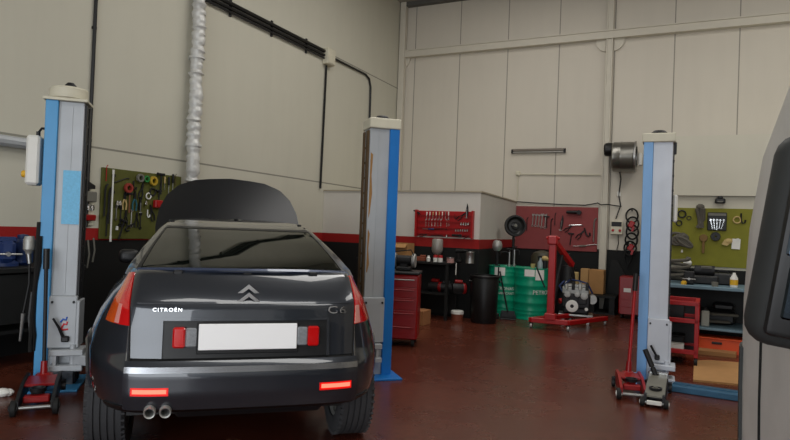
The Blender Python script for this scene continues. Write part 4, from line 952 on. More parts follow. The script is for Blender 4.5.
ob('body', MB().box((0, 0, .105), (.095, .06, .21), bev=.012).box((0, -.031, .1), (.075, .003, .12)), mat('can_grey', (150, 150, 142), .5), o)
ob('cap', MB().cyl((.0, 0, .21), (.0, 0, .25), .022, n=12).box((0, 0, .23), (.04, .03, .012)), m_black, o)
for k, (px, an) in enumerate(((717, .15), (725, .30))):
    solid('grey_panel', MB().box((0, 0, .0), (.34, .12, .03), bev=.01), MATS['rag'], ('lower', 'upper')[k] + ' grey slanted panel lying on the lower shelf of the bench', 'panel', onb2(px, 3.55, sz2 + .05 + .10 * k), RZ + .2)
solid('crate', MB().box((0, 0, .1), (.5, .3, .2), bev=.04).box((.1, 0, .24), (.26, .24, .1), bev=.03), m_black, 'large black crate at the back of the lower bench shelf', 'crate', onb2(716, 3.3, sz2), RZ)
r_, z_ = bw(717, 331, 3.85)
o = root('orange_bin', 'long orange bin on the floor under the bench', 'bin', R(r_ + .05, 3.75, 0), RZ)
ob('tub', MB().prism([(-.40, 0), (.40, 0), (.42, .18), (-.42, .18)], -.16, .16).box((0, 0, .185), (.87, .35, .018), bev=.004), m_orange, o)
ob('grip', MB().box((-.05, -.166, .13), (.12, .02, .03), bev=.006), m_dark, o)
# sheets of cardboard on the floor
def sheet(label, pts, z0, m, th=.012):
    c_ = sum((V(p) for p in pts), V()) / len(pts)
    b = MB().prism([(p.x - c_.x, p.y - c_.y) for p in pts], 0, th, 'xy')
    solid('cardboard_sheet', b, m, label, 'cardboard', V((c_.x, c_.y, z0)))
sheet('nearer cardboard sheet on the floor beside the van', [fl(693, 381.5), fl(740, 386), fl(740, 364), fl(708, 361.5), fl(694, 362)], .0, m_card, .02)
sheet('farther cardboard sheet on the floor in front of the orange bin', [fl(697, 354), fl(736, 358), fl(738, 347.5), fl(712, 344), fl(697, 346)], .0, mat('card_dark', (150, 108, 66), .85, var=.15), .05)
# red open trolley
a = fl(684, 366)
tr_ = root('open_trolley', 'red open-frame trolley with shelves behind the pale lift post', 'trolley', a + V((-.12, .1, 0)), RZ - .02)
zt = 1.46 - (304 - 239.5) / 620 * 7.1
wt, dt = .54, .55
for x in (-wt / 2, wt / 2):
    for y in (0, dt): ob('upright', MB().box((x, y, zt / 2 + .05), (.045, .045, zt - .1), bev=.004), m_red, tr_)
for z, n_ in ((zt, 'top_frame'), (.52, 'shelf_rail'), (.16, 'shelf_rail')):
    b = MB().box((0, 0, z), (wt + .04, .045, .05), bev=.004).box((0, dt, z), (wt + .04, .045, .05), bev=.004).box((-wt / 2, dt / 2, z), (.045, dt, .05)).box((wt / 2, dt / 2, z), (.045, dt, .05))
    ob(n_, b, m_red, tr_)
for z in (.5, .15): ob('shelf', MB().box((0, dt / 2, z), (wt, dt - .02, .012)), m_dark, tr_)
ob('side_sheet', MB().box((-wt / 2 + .0, dt / 2, .42), (.008, dt - .05, .5)), m_reddk, tr_); ob('rear_sheet', MB().box((0, dt - .01, .42), (wt - .05, .008, .5)), m_dark, tr_)
for x in (-wt / 2, wt / 2):
    for y in (0, dt): ob('castor', MB().lathe([(0, -.018), (.045, -.018), (.05, 0), (.045, .018), (0, .018)], (x, y, .05), (1, 0, 0), 16), m_rubber, tr_)
def ontr(x, y, z): return tr_.location + Euler((0, 0, RZ - .02)).to_matrix() @ V((x, y, z))
o = root('battery', 'dark battery on the upper shelf of the red open trolley', 'battery', ontr(-.0, .3, .506), RZ)
ob('case', MB().box((0, 0, .09), (.26, .17, .18), bev=.01), m_black, o)
for s in (-1, 1): ob('terminal', MB().cyl((s * .09, 0, .18), (s * .09, 0, .2), .012, n=10), m_steel, o)
solid('white_box', MB().box((0, 0, .035), (.16, .12, .07), bev=.008).box((0, 0, .072), (.165, .125, .008)), m_bandw, 'white box on the lowest shelf of the red open trolley', 'box', ontr(.06, .12, .156), RZ)
solid('dark_crate', MB().box((0, 0, .07), (.32, .22, .14), bev=.012).box((0, 0, .145), (.34, .24, .012)), m_dark, 'dark crate at the back of the lowest shelf of the red trolley', 'crate', ontr(-.03, .36, .156), RZ)
solid('hose_pile', MB().tube([(.15 * math.cos(a_), .12 * math.sin(a_), .03 + .008 * i) for i, a_ in enumerate([i * .5 for i in range(40)])], .024, 7), MATS['rag'], 'grey coiled hose heaped at the left end of the blue-grey bench', 'hose', R(b0 + .22, 3.45, bz2), RZ)

# ------------------------------------------------------------------ dark bench with blue vice at the far left
t0_, z0_ = lw(5, 246, .5)
lb_ = root('workbench', 'black bench along the left wall behind the left lift post', 'workbench', R(.03, 10.6, 0), RZL)
ob('bench_top', MB().box((1.0, -.3, .93), (2.0, .58, .05), bev=.006), m_bench, lb_)
for x in (.05, 1.95):
    for y in (-.06, -.54): ob('leg', MB().box((x, y, .455), (.06, .06, .91)), m_bench, lb_)
ob('lower_shelf', MB().box((1.0, -.3, .35), (1.86, .5, .03)), m_bench, lb_)
ob('front_panel', MB().box((1.0, -.56, .66), (1.86, .012, .46)), m_bench, lb_)
t_, z_ = lw(8, 240, .35)
vc = root('bench_vice', 'blue bench vice on the black bench at the far left', 'vice', R(.33, t_, .955), RZL - .5)
ob('base', MB().lathe([(0, 0), (.11, 0), (.11, .03), (.07, .06), (0, .06)], n=20), m_vblue, vc)
ob('body', MB().box((0, .0, .12), (.12, .26, .13), bev=.03).box((0, .1, .21), (.16, .08, .1), bev=.02), m_vblue, vc)
ob('slide_jaw', MB().box((0, -.17, .15), (.13, .1, .2), bev=.03).box((0, -.12, .26), (.15, .05, .05), bev=.01), m_vblue, vc)
ob('screw', MB().cyl((0, -.34, .13), (0, -.1, .13), .02, n=12).cyl((-.11, -.33, .13), (.11, -.33, .13), .010, n=8), m_steel, vc)
t_, z_ = lw(22, 232, .3)
solid('blue_case', MB().box((0, 0, .13), (.16, .2, .26), bev=.03).lathe([(0, 0), (.05, 0), (.05, .04), (0, .05)], (0, -.02, .26), n=14), m_vblue, 'small blue upright case beside the bench vice', 'case', R(.3, t_, .955), RZL)

# ------------------------------------------------------------------ the dark car
CO = hit(248.5, 337, V((0, 3.32, 0)), V((0, 1, 0))); CO.z = 0
CRZ = math.radians(17)
m_paint = mat('car_paint', (46, 50, 57), .32, .45, var=0, coat=1.0)
m_trimc = mat('car_plastic', (18, 19, 21), .45, var=0)
m_glass = mat('car_glass', (52, 62, 55), .02, trans=.92, var=0, ior=1.33)
m_lred = mat('lamp_red', (190, 18, 20), .12, var=0, coat=1.0, emit=(170, 10, 8), es=.10)
m_lamb = mat('lamp_amber', (205, 84, 24), .15, var=0, coat=1.0, emit=(190, 60, 10), es=.10)
m_lclr = mat('lamp_clear', (150, 154, 158), .12, .3, var=.45, scale=60)
m_reflglow = mat('reflector_glow', (255, 90, 70), .3, var=0, emit=(255, 84, 66), es=3.2)  # emission stands in for light thrown back by the rear reflectors
m_reflrim = mat('reflector_rim', (190, 16, 14), .2, var=0, emit=(230, 20, 14), es=.5)  # fainter painted glow around the reflector
m_strip = mat('bright_trim', (150, 152, 156), .25, .9, var=0)
car = root('car', 'dark grey saloon car with open bonnet and blank white plate between the lift posts', 'car', CO, CRZ)

OUT = [(0, 0), (.2, .0), (.4, .008), (.52, .022), (.60, .05), (.68, .12), (.76, .24), (.83, .42), (.88, .62), (.915, .82), (.93, 1.05), (.935, 1.6), (.93, 2.6), (.925, 3.4), (.91, 3.9), (.86, 4.3), (.75, 4.6), (.58, 4.78), (.35, 4.87), (0, 4.9)]
def smooth_path(pts, k=10):
    o = []
    n = len(pts)
    for i in range(n - 1):
        p0 = V(pts[i - 1]) if i else V((-pts[1][0], pts[1][1])); p1, p2 = V(pts[i]), V(pts[i + 1]); p3 = V(pts[i + 2]) if i + 2 < n else V((-pts[n - 2][0], pts[n - 2][1]))
        for j in range(k):
            t = j / k
            o.append(.5 * ((2 * p1) + (p2 - p0) * t + (2 * p0 - 5 * p1 + 4 * p2 - p3) * t * t + (3 * p1 - p0 - 3 * p2 + p3) * t ** 3))
    o.append(V(pts[-1])); return o
SP = smooth_path(OUT)
SL = [0.0]
for p, q in zip(SP, SP[1:]): SL.append(SL[-1] + (q - p).length)
SMAX = SL[-1]
def Q(s):
    s = max(0, min(SMAX, s))
    lo = 0; hi = len(SL) - 1
    while hi - lo > 1:
        m = (lo + hi) // 2
        if SL[m] <= s: lo = m
        else: hi = m
    f = (s - SL[lo]) / max(1e-9, SL[hi] - SL[lo])
    p = SP[lo].lerp(SP[hi], f); return p.x, p.y
LV = [(.36, .86, .50, .5), (.41, .92, .28, .3), (.44, .95, .12, .15), (.485, .97, .02, .03), (.56, .985, 0, 0), (.66, .985, 0, 0), (.70, .985, .012, .03), (.73, .98, .045, .06), (.80, .965, .055, .07), (.90, .925, .065, .09), (1.0, .868, .08, .12), (1.03, .848, .098, .14), (1.08, .805, .15, .2), (1.13, .775, .215, .3), (1.16, .76, .265, .4), (1.175, .74, .30, .45)]
def lev(z):
    if z <= LV[0][0]: return LV[0][1:]
    for a, b in zip(LV, LV[1:]):
        if z <= b[0]:
            f = (z - a[0]) / (b[0] - a[0]); return tuple(a[i] + (b[i] - a[i]) * f for i in (1, 2, 3))
    return LV[-1][1:]
def S(s, z):
    sg = -1 if s < 0 else 1
    x, y = Q(abs(s)); sw, br, bf = lev(z)
    fr = max(0, min(1, 1 - y / 2.2)); ff = max(0, min(1, (y - 3.0) / 1.9))
    y2 = y + br * fr - bf * ff
    d = max(0, min(1, (y2 - 3.2) / 1.7)); d = d * d * (3 - 2 * d)
    z2 = z - max(0, z - .55) * .42 * d
    if x > .58: xx = .58 + (x - .58) * (sw * .935 - .58) / .355
    else: xx = x
    ft = max(0, min(1, (y - 3.0) / 1.2)); xx = xx * (1 - ft) + x * sw * ft
    return V((sg * xx, y2, z2))
def SN(s, z, off=0.0):
    e_ = .004
    du = S(s + e_, z) - S(s - e_, z); dv = S(s, min(1.174, z + e_)) - S(s, z - e_)
    n = du.cross(dv); n.normalize()
    c = S(s, z)
    if n.y > 0 and c.y < .5: n = -n
    elif c.y >= .5 and n.x * c.x < 0: n = -n
    return c + n * off
def patch(fs0, fs1, z0, z1, off, th, ns=16, nz=8):
    """a panel that follows the body surface, thick th"""
    b = MB(); g = []
    for j in range(nz + 1):
        z = z0 + (z1 - z0) * j / nz; a0, a1 = (fs0(z) if callable(fs0) else fs0), (fs1(z) if callable(fs1) else fs1)
        g.append([a0 + (a1 - a0) * i / ns for i in range(ns + 1)])
    O_ = [[SN(g[j][i], z0 + (z1 - z0) * j / nz, off) for i in range(ns + 1)] for j in range(nz + 1)]
    I_ = [[SN(g[j][i], z0 + (z1 - z0) * j / nz, off - th) for i in range(ns + 1)] for j in range(nz + 1)]
    b.grid(O_); b.grid(I_)
    b.grid([O_[0], I_[0]]); b.grid([O_[-1], I_[-1]])
    b.grid([[r_[0] for r_ in O_], [r_[0] for r_ in I_]]); b.grid([[r_[-1] for r_ in O_], [r_[-1] for r_ in I_]])
    return b
AX = (.95, 3.85); WR = .34; AR = .40
ss = [SMAX * i / 110 for i in range(111)]; full = [-x for x in ss[:0:-1]] + ss
zs = []
for a, b in zip(LV, LV[1:]):
    k = max(1, round((b[0] - a[0]) / .03))
    zs += [a[0] + (b[0] - a[0]) * i / k for i in range(k)]
zs.append(LV[-1][0])
P = [[S(s, z) for s in full] for z in zs]
def cut(i, j):
    c_ = (P[i][j] + P[i + 1][j + 1]) / 2
    return abs(c_.x) > .5 and any((c_.y - ax) ** 2 + (c_.z - WR) ** 2 < AR ** 2 for ax in AX)
b = MB().grid(P, cut)
# deck closing inwards from the shoulder (under the glasshouse and the bonnet)
top = P[-1]; rows = [top]
for k in (.9, .6, .3, .0): rows.append([V((p.x * k, .35 + (p.y - .35) if False else p.y, p.z + .004 * (1 - k))) for p in top])
b.grid(rows)
bot = P[0]; rows = [bot]
for k in (.6, .0): rows.append([V((p.x * k, p.y, p.z)) for p in bot])
b.grid(rows)
ob('body_shell', b, m_paint, car)
for ax in AX:
    for sg in (-1, 1):
        b = MB(); pts = []
        for i in range(19):
            an = -.25 + (PI + .5) * i / 18
            y, z = ax + AR * math.cos(an), WR + AR * math.sin(an)
            if z < .40: continue
            best = min(ss, key=lambda s_: abs(S(s_, z).y - y) + (0 if .3 < S(s_, z).x else 9))
            p_ = S(best, z); pts.append((sg * (p_.x + .004), y, z))
        b.tube(pts, .016, 6)
        ob('wheel_arch', b, m_paint, car)
ob('wheel_housing', MB().box((0, .95, .50), (1.28, .86, .38)).box((0, 3.85, .50), (1.28, .86, .38)).box((0, 2.4, .29), (1.4, 2.6, .05)), m_trimc, car)
# rear bumper, valance, lid
bp_ = ob('rear_bumper', patch(-.612, .612, .488, .712, .022, .03, 40, 12), m_paint, car)
ob('trim_strip', patch(-.605, .605, .664, .694, .028, .012, 40, 3), m_strip, bp_)
ob('lower_valance', patch(-.80, .80, .43, .492, .010, .03, 40, 4), m_trimc, car)
def lidw(z): return .588 + .008 * (z - .735) / .165 if z < .9 else .596 + .045 * ((z - .9) / .25) ** 1.3
lid = ob('boot_lid', patch(lambda z: -lidw(z), lidw, .735, 1.15, .010, .03, 36, 22), m_paint, car)
ob('lid_crease', patch(-.57, .57, 1.012, 1.022, .014, .008, 30, 2), m_paint, lid)
for sg in (-1, 1):
    ob('lid_gap', patch(lambda z: sg * (lidw(z) + .002), lambda z: sg * (lidw(z) + .016), .715, 1.15, .004, .006, 2, 14), m_seam, car)
    ob('quarter_highlight', patch(sg * .614, sg * .622, .47, .90, .003, .006, 2, 10), m_strip if sg else m_seam, car)  # bright strip paints the highlight along the quarter-panel crease
ob('lid_gap', patch(-.585, .585, .716, .734, .004, .006, 30, 2), m_seam, car)
# number-plate recess
f = ob('plate_recess', patch(-.445, .445, .735, .945, .0165, .008, 20, 8), m_trimc, lid)
ob('recess_frame', patch(-.445, .445, .928, .945, .026, .014, 20, 2), m_paint, f)
for sg in (-1, 1): ob('recess_frame', patch(sg * .432, sg * .445, .735, .945, .026, .014, 2, 8), m_paint, f)
ob('number_plate', MB().box((0.003, .020, .850), (.515, .012, .137), rot=(-.05, 0, 0), bev=.003), m_plate, lid)
ob('plate_holder', MB().box((0.003, .034, .842), (.535, .012, .165), rot=(-.05, 0, 0), bev=.003), m_trimc, lid)
for sg in (-1, 1):
    ob('reversing_lamp', MB().box((sg * .292, .036, .848), (.056, .04, .10), bev=.006), m_lclr, lid)
    ob('lid_lamp', MB().box((sg * .352, .034, .848), (.062, .046, .108), bev=.008), m_lred, lid)
# emblem and letters
def chev(z):
    w_, h_, t_ = .085, .055, .032
    return [(-w_, z), (-w_ + .012, z), (0, z + h_ - .0), (w_ - .012, z), (w_, z), (w_ - .002, z + .012), (0, z + h_ + t_ - .008), (-w_ + .002, z + .012)]
b = MB()
em = []
for z in (1.000, 1.040):
    q = chev(z)
    y0 = S(0, z + .04).y - .016
    b.prism(q, y0 - .008, y0 + .02)
ob('emblem', b, m_chrome, lid)
text('lettering', 'C6', .058, m_chrome, lid, (.488, S(.49, .985).y - .032, .985), (PI / 2 - .1, 0, .06), .004, None, 1.15, 1.5)
text('lettering', 'CITROËN', .026, m_chrome, lid, (-.415, S(.42, .985).y - .028, .988), (PI / 2 - .1, 0, -.04), .003, None, 1.3, 1.1)
# tail lamps
def lamp(sg):
    def si(z): return sg * (.612 + .045 * max(0, (z - .9) / .25) ** 1.3)
    def so(z):
        f_ = max(0.0, (z - .90) / .255)
        return sg * (.90 - .09 * f_ ** 1.4)
    def sm(z): return si(z) + (so(z) - si(z)) * (.48 if sg < 0 else .60)
    l_ = ob('tail_lamp', patch(si, sm, .898, 1.155, .012, .02, 8, 14), m_lred, car)
    ob('amber_lens', patch(sm, so, .898, 1.150, .011, .02, 8, 14), m_lamb if sg < 0 else mat('lamp_red_amber', (190, 40, 20), .15, var=0, coat=1.0, emit=(170, 30, 8), es=.1), l_)
    def s2(z): return si(z) + (so(z) - si(z)) * .30
    def s3(z): return si(z) + (so(z) - si(z)) * .46
    ob('clear_lens', patch(s2 if sg < 0 else si, s3 if sg < 0 else (lambda z: si(z) + (so(z) - si(z)) * .2), .902, 1.0, .0145, .006, 3, 6), mat('lens_pink', (225, 150, 140), .15, var=0, coat=1.0), l_)
lamp(-1); lamp(1)
for sg in (-1, 1):
    fo = ob('rear_reflector', patch(min(sg * .39, sg * .57), max(sg * .39, sg * .57), .560, .598, .026, .012, 10, 3), m_reflrim, bp_)
    ob('glow_strip', patch(min(sg * .40, sg * .56), max(sg * .40, sg * .56), .569, .590, .030, .010, 10, 3), m_reflglow, fo)
ex = ob('exhaust', MB().tube([(-.44, .62, .42), (-.44, .3, .44)], .05, 10), m_dark, car)
for x in (-.478, -.402):
    b = MB()
    for r0_, r1_, y0, y1 in ((.034, .034, .03, .22),):
        b.lathe([(.022, .0), (.028, -.004), (.030, .004), (.030, .2), (.022, .2), (.022, .0)], (x, -.02, .474), (0, 1, .16), 20)
    ob('tail_pipe', b, m_alu, ex)
ob('silencer', MB().box((.05, .42, .40), (.9, .26, .12), bev=.05), m_dark, car)
# spoiler at the foot of the rear glass
b = MB()
P2 = []
for i in range(25):
    x = -.60 + 1.2 * i / 24; y = .275 + .10 * (x / .6) ** 2; zt_ = 1.178 - .012 * (abs(x) / .6) ** 3
    P2.append([V((x, y, zt_ - .008)), V((x, y - .018, zt_ + .006)), V((x, y, zt_ + .018)), V((x, y + .09, zt_ + .012)), V((x, y + .09, zt_ - .008)), V((x, y, zt_ - .008))])
ob('spoiler', b.grid(P2), mat('spoiler_paint', (62, 72, 96), .25, .3, var=0, coat=1.0), car)
for x in (-.38, .0, .38): ob('spoiler_foot', MB().box((x, .285, 1.165), (.05, .03, .03), bev=.006), m_trimc, car)

# glasshouse
GL = [(1.14, .68, .32, 3.95), (1.18, .67, .40, 3.85), (1.23, .648, .58, 3.55), (1.29, .62, .82, 3.3), (1.34, .592, 1.02, 3.1), (1.40, .558, 1.28, 2.9), (1.44, .525, 1.50, 2.7), (1.465, .475, 1.72, 2.5), (1.479, .38, 1.95, 2.3), (1.483, .2, 2.03, 2.2)]
def glev(z):
    for a, b in zip(GL, GL[1:]):
        if z <= b[0]:
            f_ = (z - a[0]) / (b[0] - a[0]); return tuple(a[i] + (b[i] - a[i]) * f_ for i in (1, 2, 3))
    return GL[-1][1:]
def G(u, z):
    """u in -1..1: 0 = middle of the rear glass, +-1 = middle of the windscreen"""
    sg = -1 if u < 0 else 1; u = abs(u); w_, br, bf = glev(z); rc_ = min(.10 + max(0, 1.40 - z) * .3, w_ * .4)
    if u < .25:
        x = (w_ - rc_) * u / .25; y = br + .05 * (x / max(w_, .01)) ** 2
    elif u < .35:
        a = (u - .25) / .10 * PI / 2; y0 = br + .05 * ((w_ - rc_) / w_) ** 2
        x = w_ - rc_ + rc_ * math.sin(a); y = y0 + rc_ * (1 - math.cos(a))
    elif u < .65:
        f_ = (u - .35) / .30; y0 = br + .05 * ((w_ - rc_) / w_) ** 2 + rc_; y1 = bf - .08 - rc_
        y = y0 + (y1 - y0) * f_; x = w_ + .02 * math.sin(PI * f_)
    elif u < .75:
        a = (u - .65) / .10 * PI / 2
        x = w_ - rc_ + rc_ * math.cos(a); y = bf - .08 - rc_ + rc_ * math.sin(a)
    else:
        x = (w_ - rc_) * (1 - (u - .75) / .25); y = bf - .08 * (x / max(w_, .01)) ** 2
    return V((sg * x, y, z))
us = [-1 + 2 * i / 160 for i in range(161)]
gz = []
for a, b in zip(GL, GL[1:]):
    k = max(1, round((b[0] - a[0]) / .018)); gz += [a[0] + (b[0] - a[0]) * i / k for i in range(k)]
gz.append(GL[-1][0])
PG = [[G(u, z) for u in us] for z in gz]
def zone(u, z):
    a = abs(u)
    if a < .288 and 1.165 < z < 1.41: return 'rear'
    if a > .765 and 1.20 < z < 1.42: return 'front'
    if .375 < a < .49 and 1.215 < z < 1.40: return 'side'
    if .505 < a < .63 and 1.215 < z < 1.40: return 'side'
def gcut(i, j): return zone((us[j] + us[j + 1]) / 2, (gz[i] + gz[i + 1]) / 2) is not None
b = MB().grid(PG, gcut)
b.grid([PG[-1], [V((0, p.y, p.z + .001)) for p in PG[-1]]])
ob('roof', b, m_paint, car)
def gpatch(u0, u1, z0, z1, ns, nz, off=0.0):
    g = [[G(u0 + (u1 - u0) * i / ns, z0 + (z1 - z0) * j / nz) for i in range(ns + 1)] for j in range(nz + 1)]
    return g
def pane(name, u0, u1, z0, z1, m=m_glass, out=.004, th=.004):
    g = gpatch(u0, u1, z0, z1, 24, 14); c_ = V((0, 2.1, .9))
    sh = lambda p, o: p + (p - V((p.x * .5, 2.1, .6))).normalized() * o
    O_ = [[sh(p, out) for p in r_] for r_ in g]; I_ = [[sh(p, out - th) for p in r_] for r_ in g]
    b = MB(); b.grid(O_); b.grid(I_); b.grid([O_[0], I_[0]]); b.grid([O_[-1], I_[-1]])
    b.grid([[r_[0] for r_ in O_], [r_[0] for r_ in I_]]); b.grid([[r_[-1] for r_ in O_], [r_[-1] for r_ in I_]])
    return ob(name, b, m, car)
rg = pane('rear_window', -.292, .292, 1.160, 1.414)
b = MB()
for z0, z1, u0, u1 in ((1.402, 1.416, -.292, .292), (1.156, 1.168, -.292, .292)):
    g = gpatch(u0, u1, z0, z1, 24, 1); b.grid([[p + V((0, -.006, .004)) for p in r_] for r_ in g])
for sg in (-1, 1):
    g = gpatch(sg * .284, sg * .294, 1.156, 1.416, 1, 14); b.grid([[p + V((0, -.006, .004)) for p in r_] for r_ in g])
ob('window_seal', b, m_trimc, rg)
pane('windscreen', .76, 1.0, 1.195, 1.425); pane('windscreen', -1.0, -.76, 1.195, 1.425)
for sg in (-1, 1):
    for a0_, a1_ in ((.372, .492), (.502, .634)): pane('side_window', sg * a0_, sg * a1_, 1.205, 1.405)
b = MB()
for sg in (-1, 1):
    b.tube([G(sg * u_, 1.450) + V((0, 0, .004)) for u_ in [.30 + .4 * i / 20 for i in range(21)]], .008, 6)
ob('roof_gutter', b, m_trimc, car)
ob('aerial', MB().cyl((.0, 1.95, 1.475), (.0, 1.93, 1.495), .02, .014, 10), m_trimc, car)
# interior
ob('parcel_shelf', MB().box((0, .85, 1.14), (1.15, .7, .03), bev=.01), m_trimc, car)
for x, y in ((-.36, 1.25), (.36, 1.25), (0, 1.25), (-.37, 2.15), (.37, 2.15)):
    se = ob('seat', MB().box((x, y, 1.08), (.42 if x else .28, .16, .30), rot=(-.15, 0, 0), bev=.05), m_trimc, car)
    ob('headrest', MB().box((x, y + .0, 1.255), (.24, .09, .12), bev=.04), m_trimc, se)
ob('dashboard', MB().box((0, 3.2, 1.12), (1.2, .4, .14), bev=.04), m_trimc, car)
ob('inside_mirror', MB().box((-.02, 2.62, 1.385), (.24, .03, .065), bev=.012).cyl((-.02, 2.63, 1.39), (-.02, 2.70, 1.45), .008, n=8), m_strip, car)
ob('steering_wheel', MB().tube([(-.37 + .18 * math.cos(a), 2.82 + .05 * math.sin(a), 1.12 + .17 * math.sin(a)) for a in [2 * PI * i / 20 for i in range(20)]], .015, 7, True), m_trimc, car)
# door mirrors
for sg in (-1, 1):
    dm = ob('door_mirror', MB().box((sg * .93, 3.02, 1.10), (.18, .12, .13), rot=(0, 0, -sg * .15), bev=.045, seg=3).box((sg * .82, 3.04, 1.06), (.14, .05, .04), bev=.01), m_trimc, car)
# bonnet, raised
hinge = V((0.03, 3.80, 1.12)); ang = math.radians(50)
HP = [(.68, 0), (.78, .08), (.81, .35), (.79, .62), (.72, .84), (.60, 1.0), (.40, 1.09), (.0, 1.12)]
def hw(v):
    for a, b in zip(HP, HP[1:]):
        if v <= b[1]: return a[0] + (b[0] - a[0]) * (v - a[1]) / max(1e-6, b[1] - a[1])
    return 0
vv = [1.12 * (1 - (1 - i / 26) ** 1.6) for i in range(27)]
def hpt(k, v, off):
    w_ = hw(v) if v < 1.12 else .0; x = w_ * k
    n_ = .075 * (1 - (x / .78) ** 2) - .05 * (v / 1.12) ** 2 + off
    y = v * math.cos(ang) - n_ * math.sin(ang); z = v * math.sin(ang) + n_ * math.cos(ang)
    return hinge + V((x, y, z))
b = MB()
O_ = [[hpt(-1 + 2 * i / 24, v, .0) for i in range(25)] for v in vv]; I_ = [[hpt(-1 + 2 * i / 24, v, -.035) for i in range(25)] for v in vv]
b.grid(O_); b.grid(I_); b.grid([O_[0], I_[0]]); b.grid([[r_[0] for r_ in O_], [r_[0] for r_ in I_]]); b.grid([[r_[-1] for r_ in O_], [r_[-1] for r_ in I_]])
hd = ob('bonnet', b, mat('bonnet_paint', (34, 35, 38), .35, .3, var=0), car)
ob('bonnet_strut', MB().cyl((-.62, 4.0, .92), hpt(-.85, .5, -.04), .010, n=8).cyl((.62, 4.0, .92), hpt(.85, .5, -.04), .010, n=8), m_dark, hd)
ob('bonnet_lining', MB().grid([[hpt(-.8 + 1.6 * i / 12, .1 + .85 * j / 8, -.04) for i in range(13)] for j in range(9)]), m_black, hd)
ob('engine_cover', MB().box((0, 4.2, .98), (.7, .5, .1), bev=.04), m_black, car)
# wheels
def wheel(x, y, sg):
    tread = []
    Wt = .12
    prof = [(.215, -Wt + .01), (.235, -Wt), (.30, -Wt), (.325, -Wt + .012)]
    for k in range(5):
        c_ = -.078 + .039 * k
        prof += [(.340, c_ - .014), (.340, c_ + .014)]
        if k < 4: prof += [(.330, c_ + .0155), (.330, c_ + .0235)]
    prof += [(.325, Wt - .012), (.30, Wt), (.235, Wt), (.215, Wt - .01)]
    w_ = bpy.data.objects.new('wheel', None); COL.objects.link(w_); w_.parent = car; w_.location = (x, y, .34); w_.empty_display_size = .1
    b = MB().lathe(prof, (0, 0, 0), (1, 0, 0), 48)
    for i in range(48):
        a = 2 * PI * i / 48
        for s2 in (-1, 1): b.box((s2 * .098, .334 * math.cos(a), .334 * math.sin(a)), (.03, .016, .012), rot=(a, 0, 0))
    ob('tyre', b, mat('tyre_rubber', (58, 58, 60), .8, var=.15, scale=30) if not TY else TY[0], w_)
    TY.append(w_.children[0].data.materials[0])
    b = MB().lathe([(.215, -.1), (.22, .1), (.20, .1), (.19, -.0), (.19, -.09), (.215, -.1)], (0, 0, 0), (1, 0, 0), 36)
    b.lathe([(0, 0), (.06, 0), (.06, .03), (0, .035)], (sg * .055, 0, 0), (sg, 0, 0), 16)
    for i in range(7):
        a = 2 * PI * i / 7
        b.bar((sg * .07, .04 * math.cos(a), .04 * math.sin(a)), (sg * .085, .205 * math.cos(a), .205 * math.sin(a)), .035, .03, .004)
    ob('rim', b, m_alu, w_)
    ob('brake_disc', MB().lathe([(0, -.015), (.15, -.015), (.15, .015), (0, .015)], (0, 0, 0), (1, 0, 0), 28), m_dark, w_)
TY = []
for y in AX:
    for sg in (-1, 1): wheel(sg * .772, y, sg)
ob('rear_axle', MB().cyl((-.68, .95, .34), (.68, .95, .34), .045, n=12).cyl((-.66, 3.85, .34), (.66, 3.85, .34), .04, n=12), m_dark, car)

# ------------------------------------------------------------------ silver van on the right
VH = math.radians(14.5)
vd = V((math.sin(VH), math.cos(VH), 0)); ve = V((math.cos(VH), -math.sin(VH), 0))
VW, VL, VF, VO = .98, 4.3, 2.32, .525          # half width, length, nose distance, gap from the camera's own line
van = root('van', 'dirty silver van close by at the right edge', 'van', vd * VF + ve * (VO + VW), -VH)
m_silver = mat('van_silver', (205, 204, 200), .42, .15, var=.16, scale=7)
m_vtrim = mat('van_plastic', (44, 46, 46), .6, var=.25, scale=18)
m_vglass = mat('van_glass', (150, 160, 150), .03, trans=.85, var=0)
# plan outline by height: local y = 0 at the nose, negative towards the tail
VV = [(.30, .93, .16), (.42, .965, .05), (.62, .985, .02), (.80, .995, .0), (1.05, 1.0, .0), (1.30, 1.0, .0), (1.50, .99, .0), (1.70, .975, .05), (1.90, .95, .20), (2.10, .915, .42), (2.25, .87, .72), (2.33, .78, .9), (2.36, .55, 1.1)]
def vlev(z):
    for a, b in zip(VV, VV[1:]):
        if z <= b[0]:
            f_ = (z - a[0]) / (b[0] - a[0]); return a[1] + (b[1] - a[1]) * f_, a[2] + (b[2] - a[2]) * f_
    return VV[-1][1:]
def VS(u, z):
    """u -1..1: 0 = middle of the nose, +-1 = middle of the tail"""
    sg = -1 if u < 0 else 1; u = abs(u); k, y0 = vlev(z); w_ = VW * k; rc_ = .34; rb = .08
    if u < .2:
        x = (w_ - rc_) * u / .2; y = -y0 - .10 * (x / w_) ** 2
    elif u < .35:
        a = (u - .2) / .15 * PI / 2; yb = -y0 - .10 * ((w_ - rc_) / w_) ** 2
        x = w_ - rc_ + rc_ * math.sin(a); y = yb - rc_ * 1.1 * (1 - math.cos(a))
    elif u < .85:
        f_ = (u - .35) / .5; yb = -y0 - .10 * ((w_ - rc_) / w_) ** 2 - rc_ * 1.1
        x = w_; y = yb + (-VL + rb - yb) * f_
    elif u < .9:
        a = (u - .85) / .05 * PI / 2; x = w_ - rb + rb * math.cos(a); y = -VL + rb - rb * math.sin(a)
    else:
        x = (w_ - rb) * (1 - (u - .9) / .1); y = -VL
    return V((sg * x, y, z))
vu = [-1 + 2 * i / 240 for i in range(241)]
vz = []
for a, b in zip(VV, VV[1:]):
    k = max(1, round((b[0] - a[0]) / .05)); vz += [a[0] + (b[0] - a[0]) * i / k for i in range(k)]
vz.append(VV[-1][0])
PV = [[VS(u, z) for u in vu] for z in vz]
VAX = (-.80, -3.45)
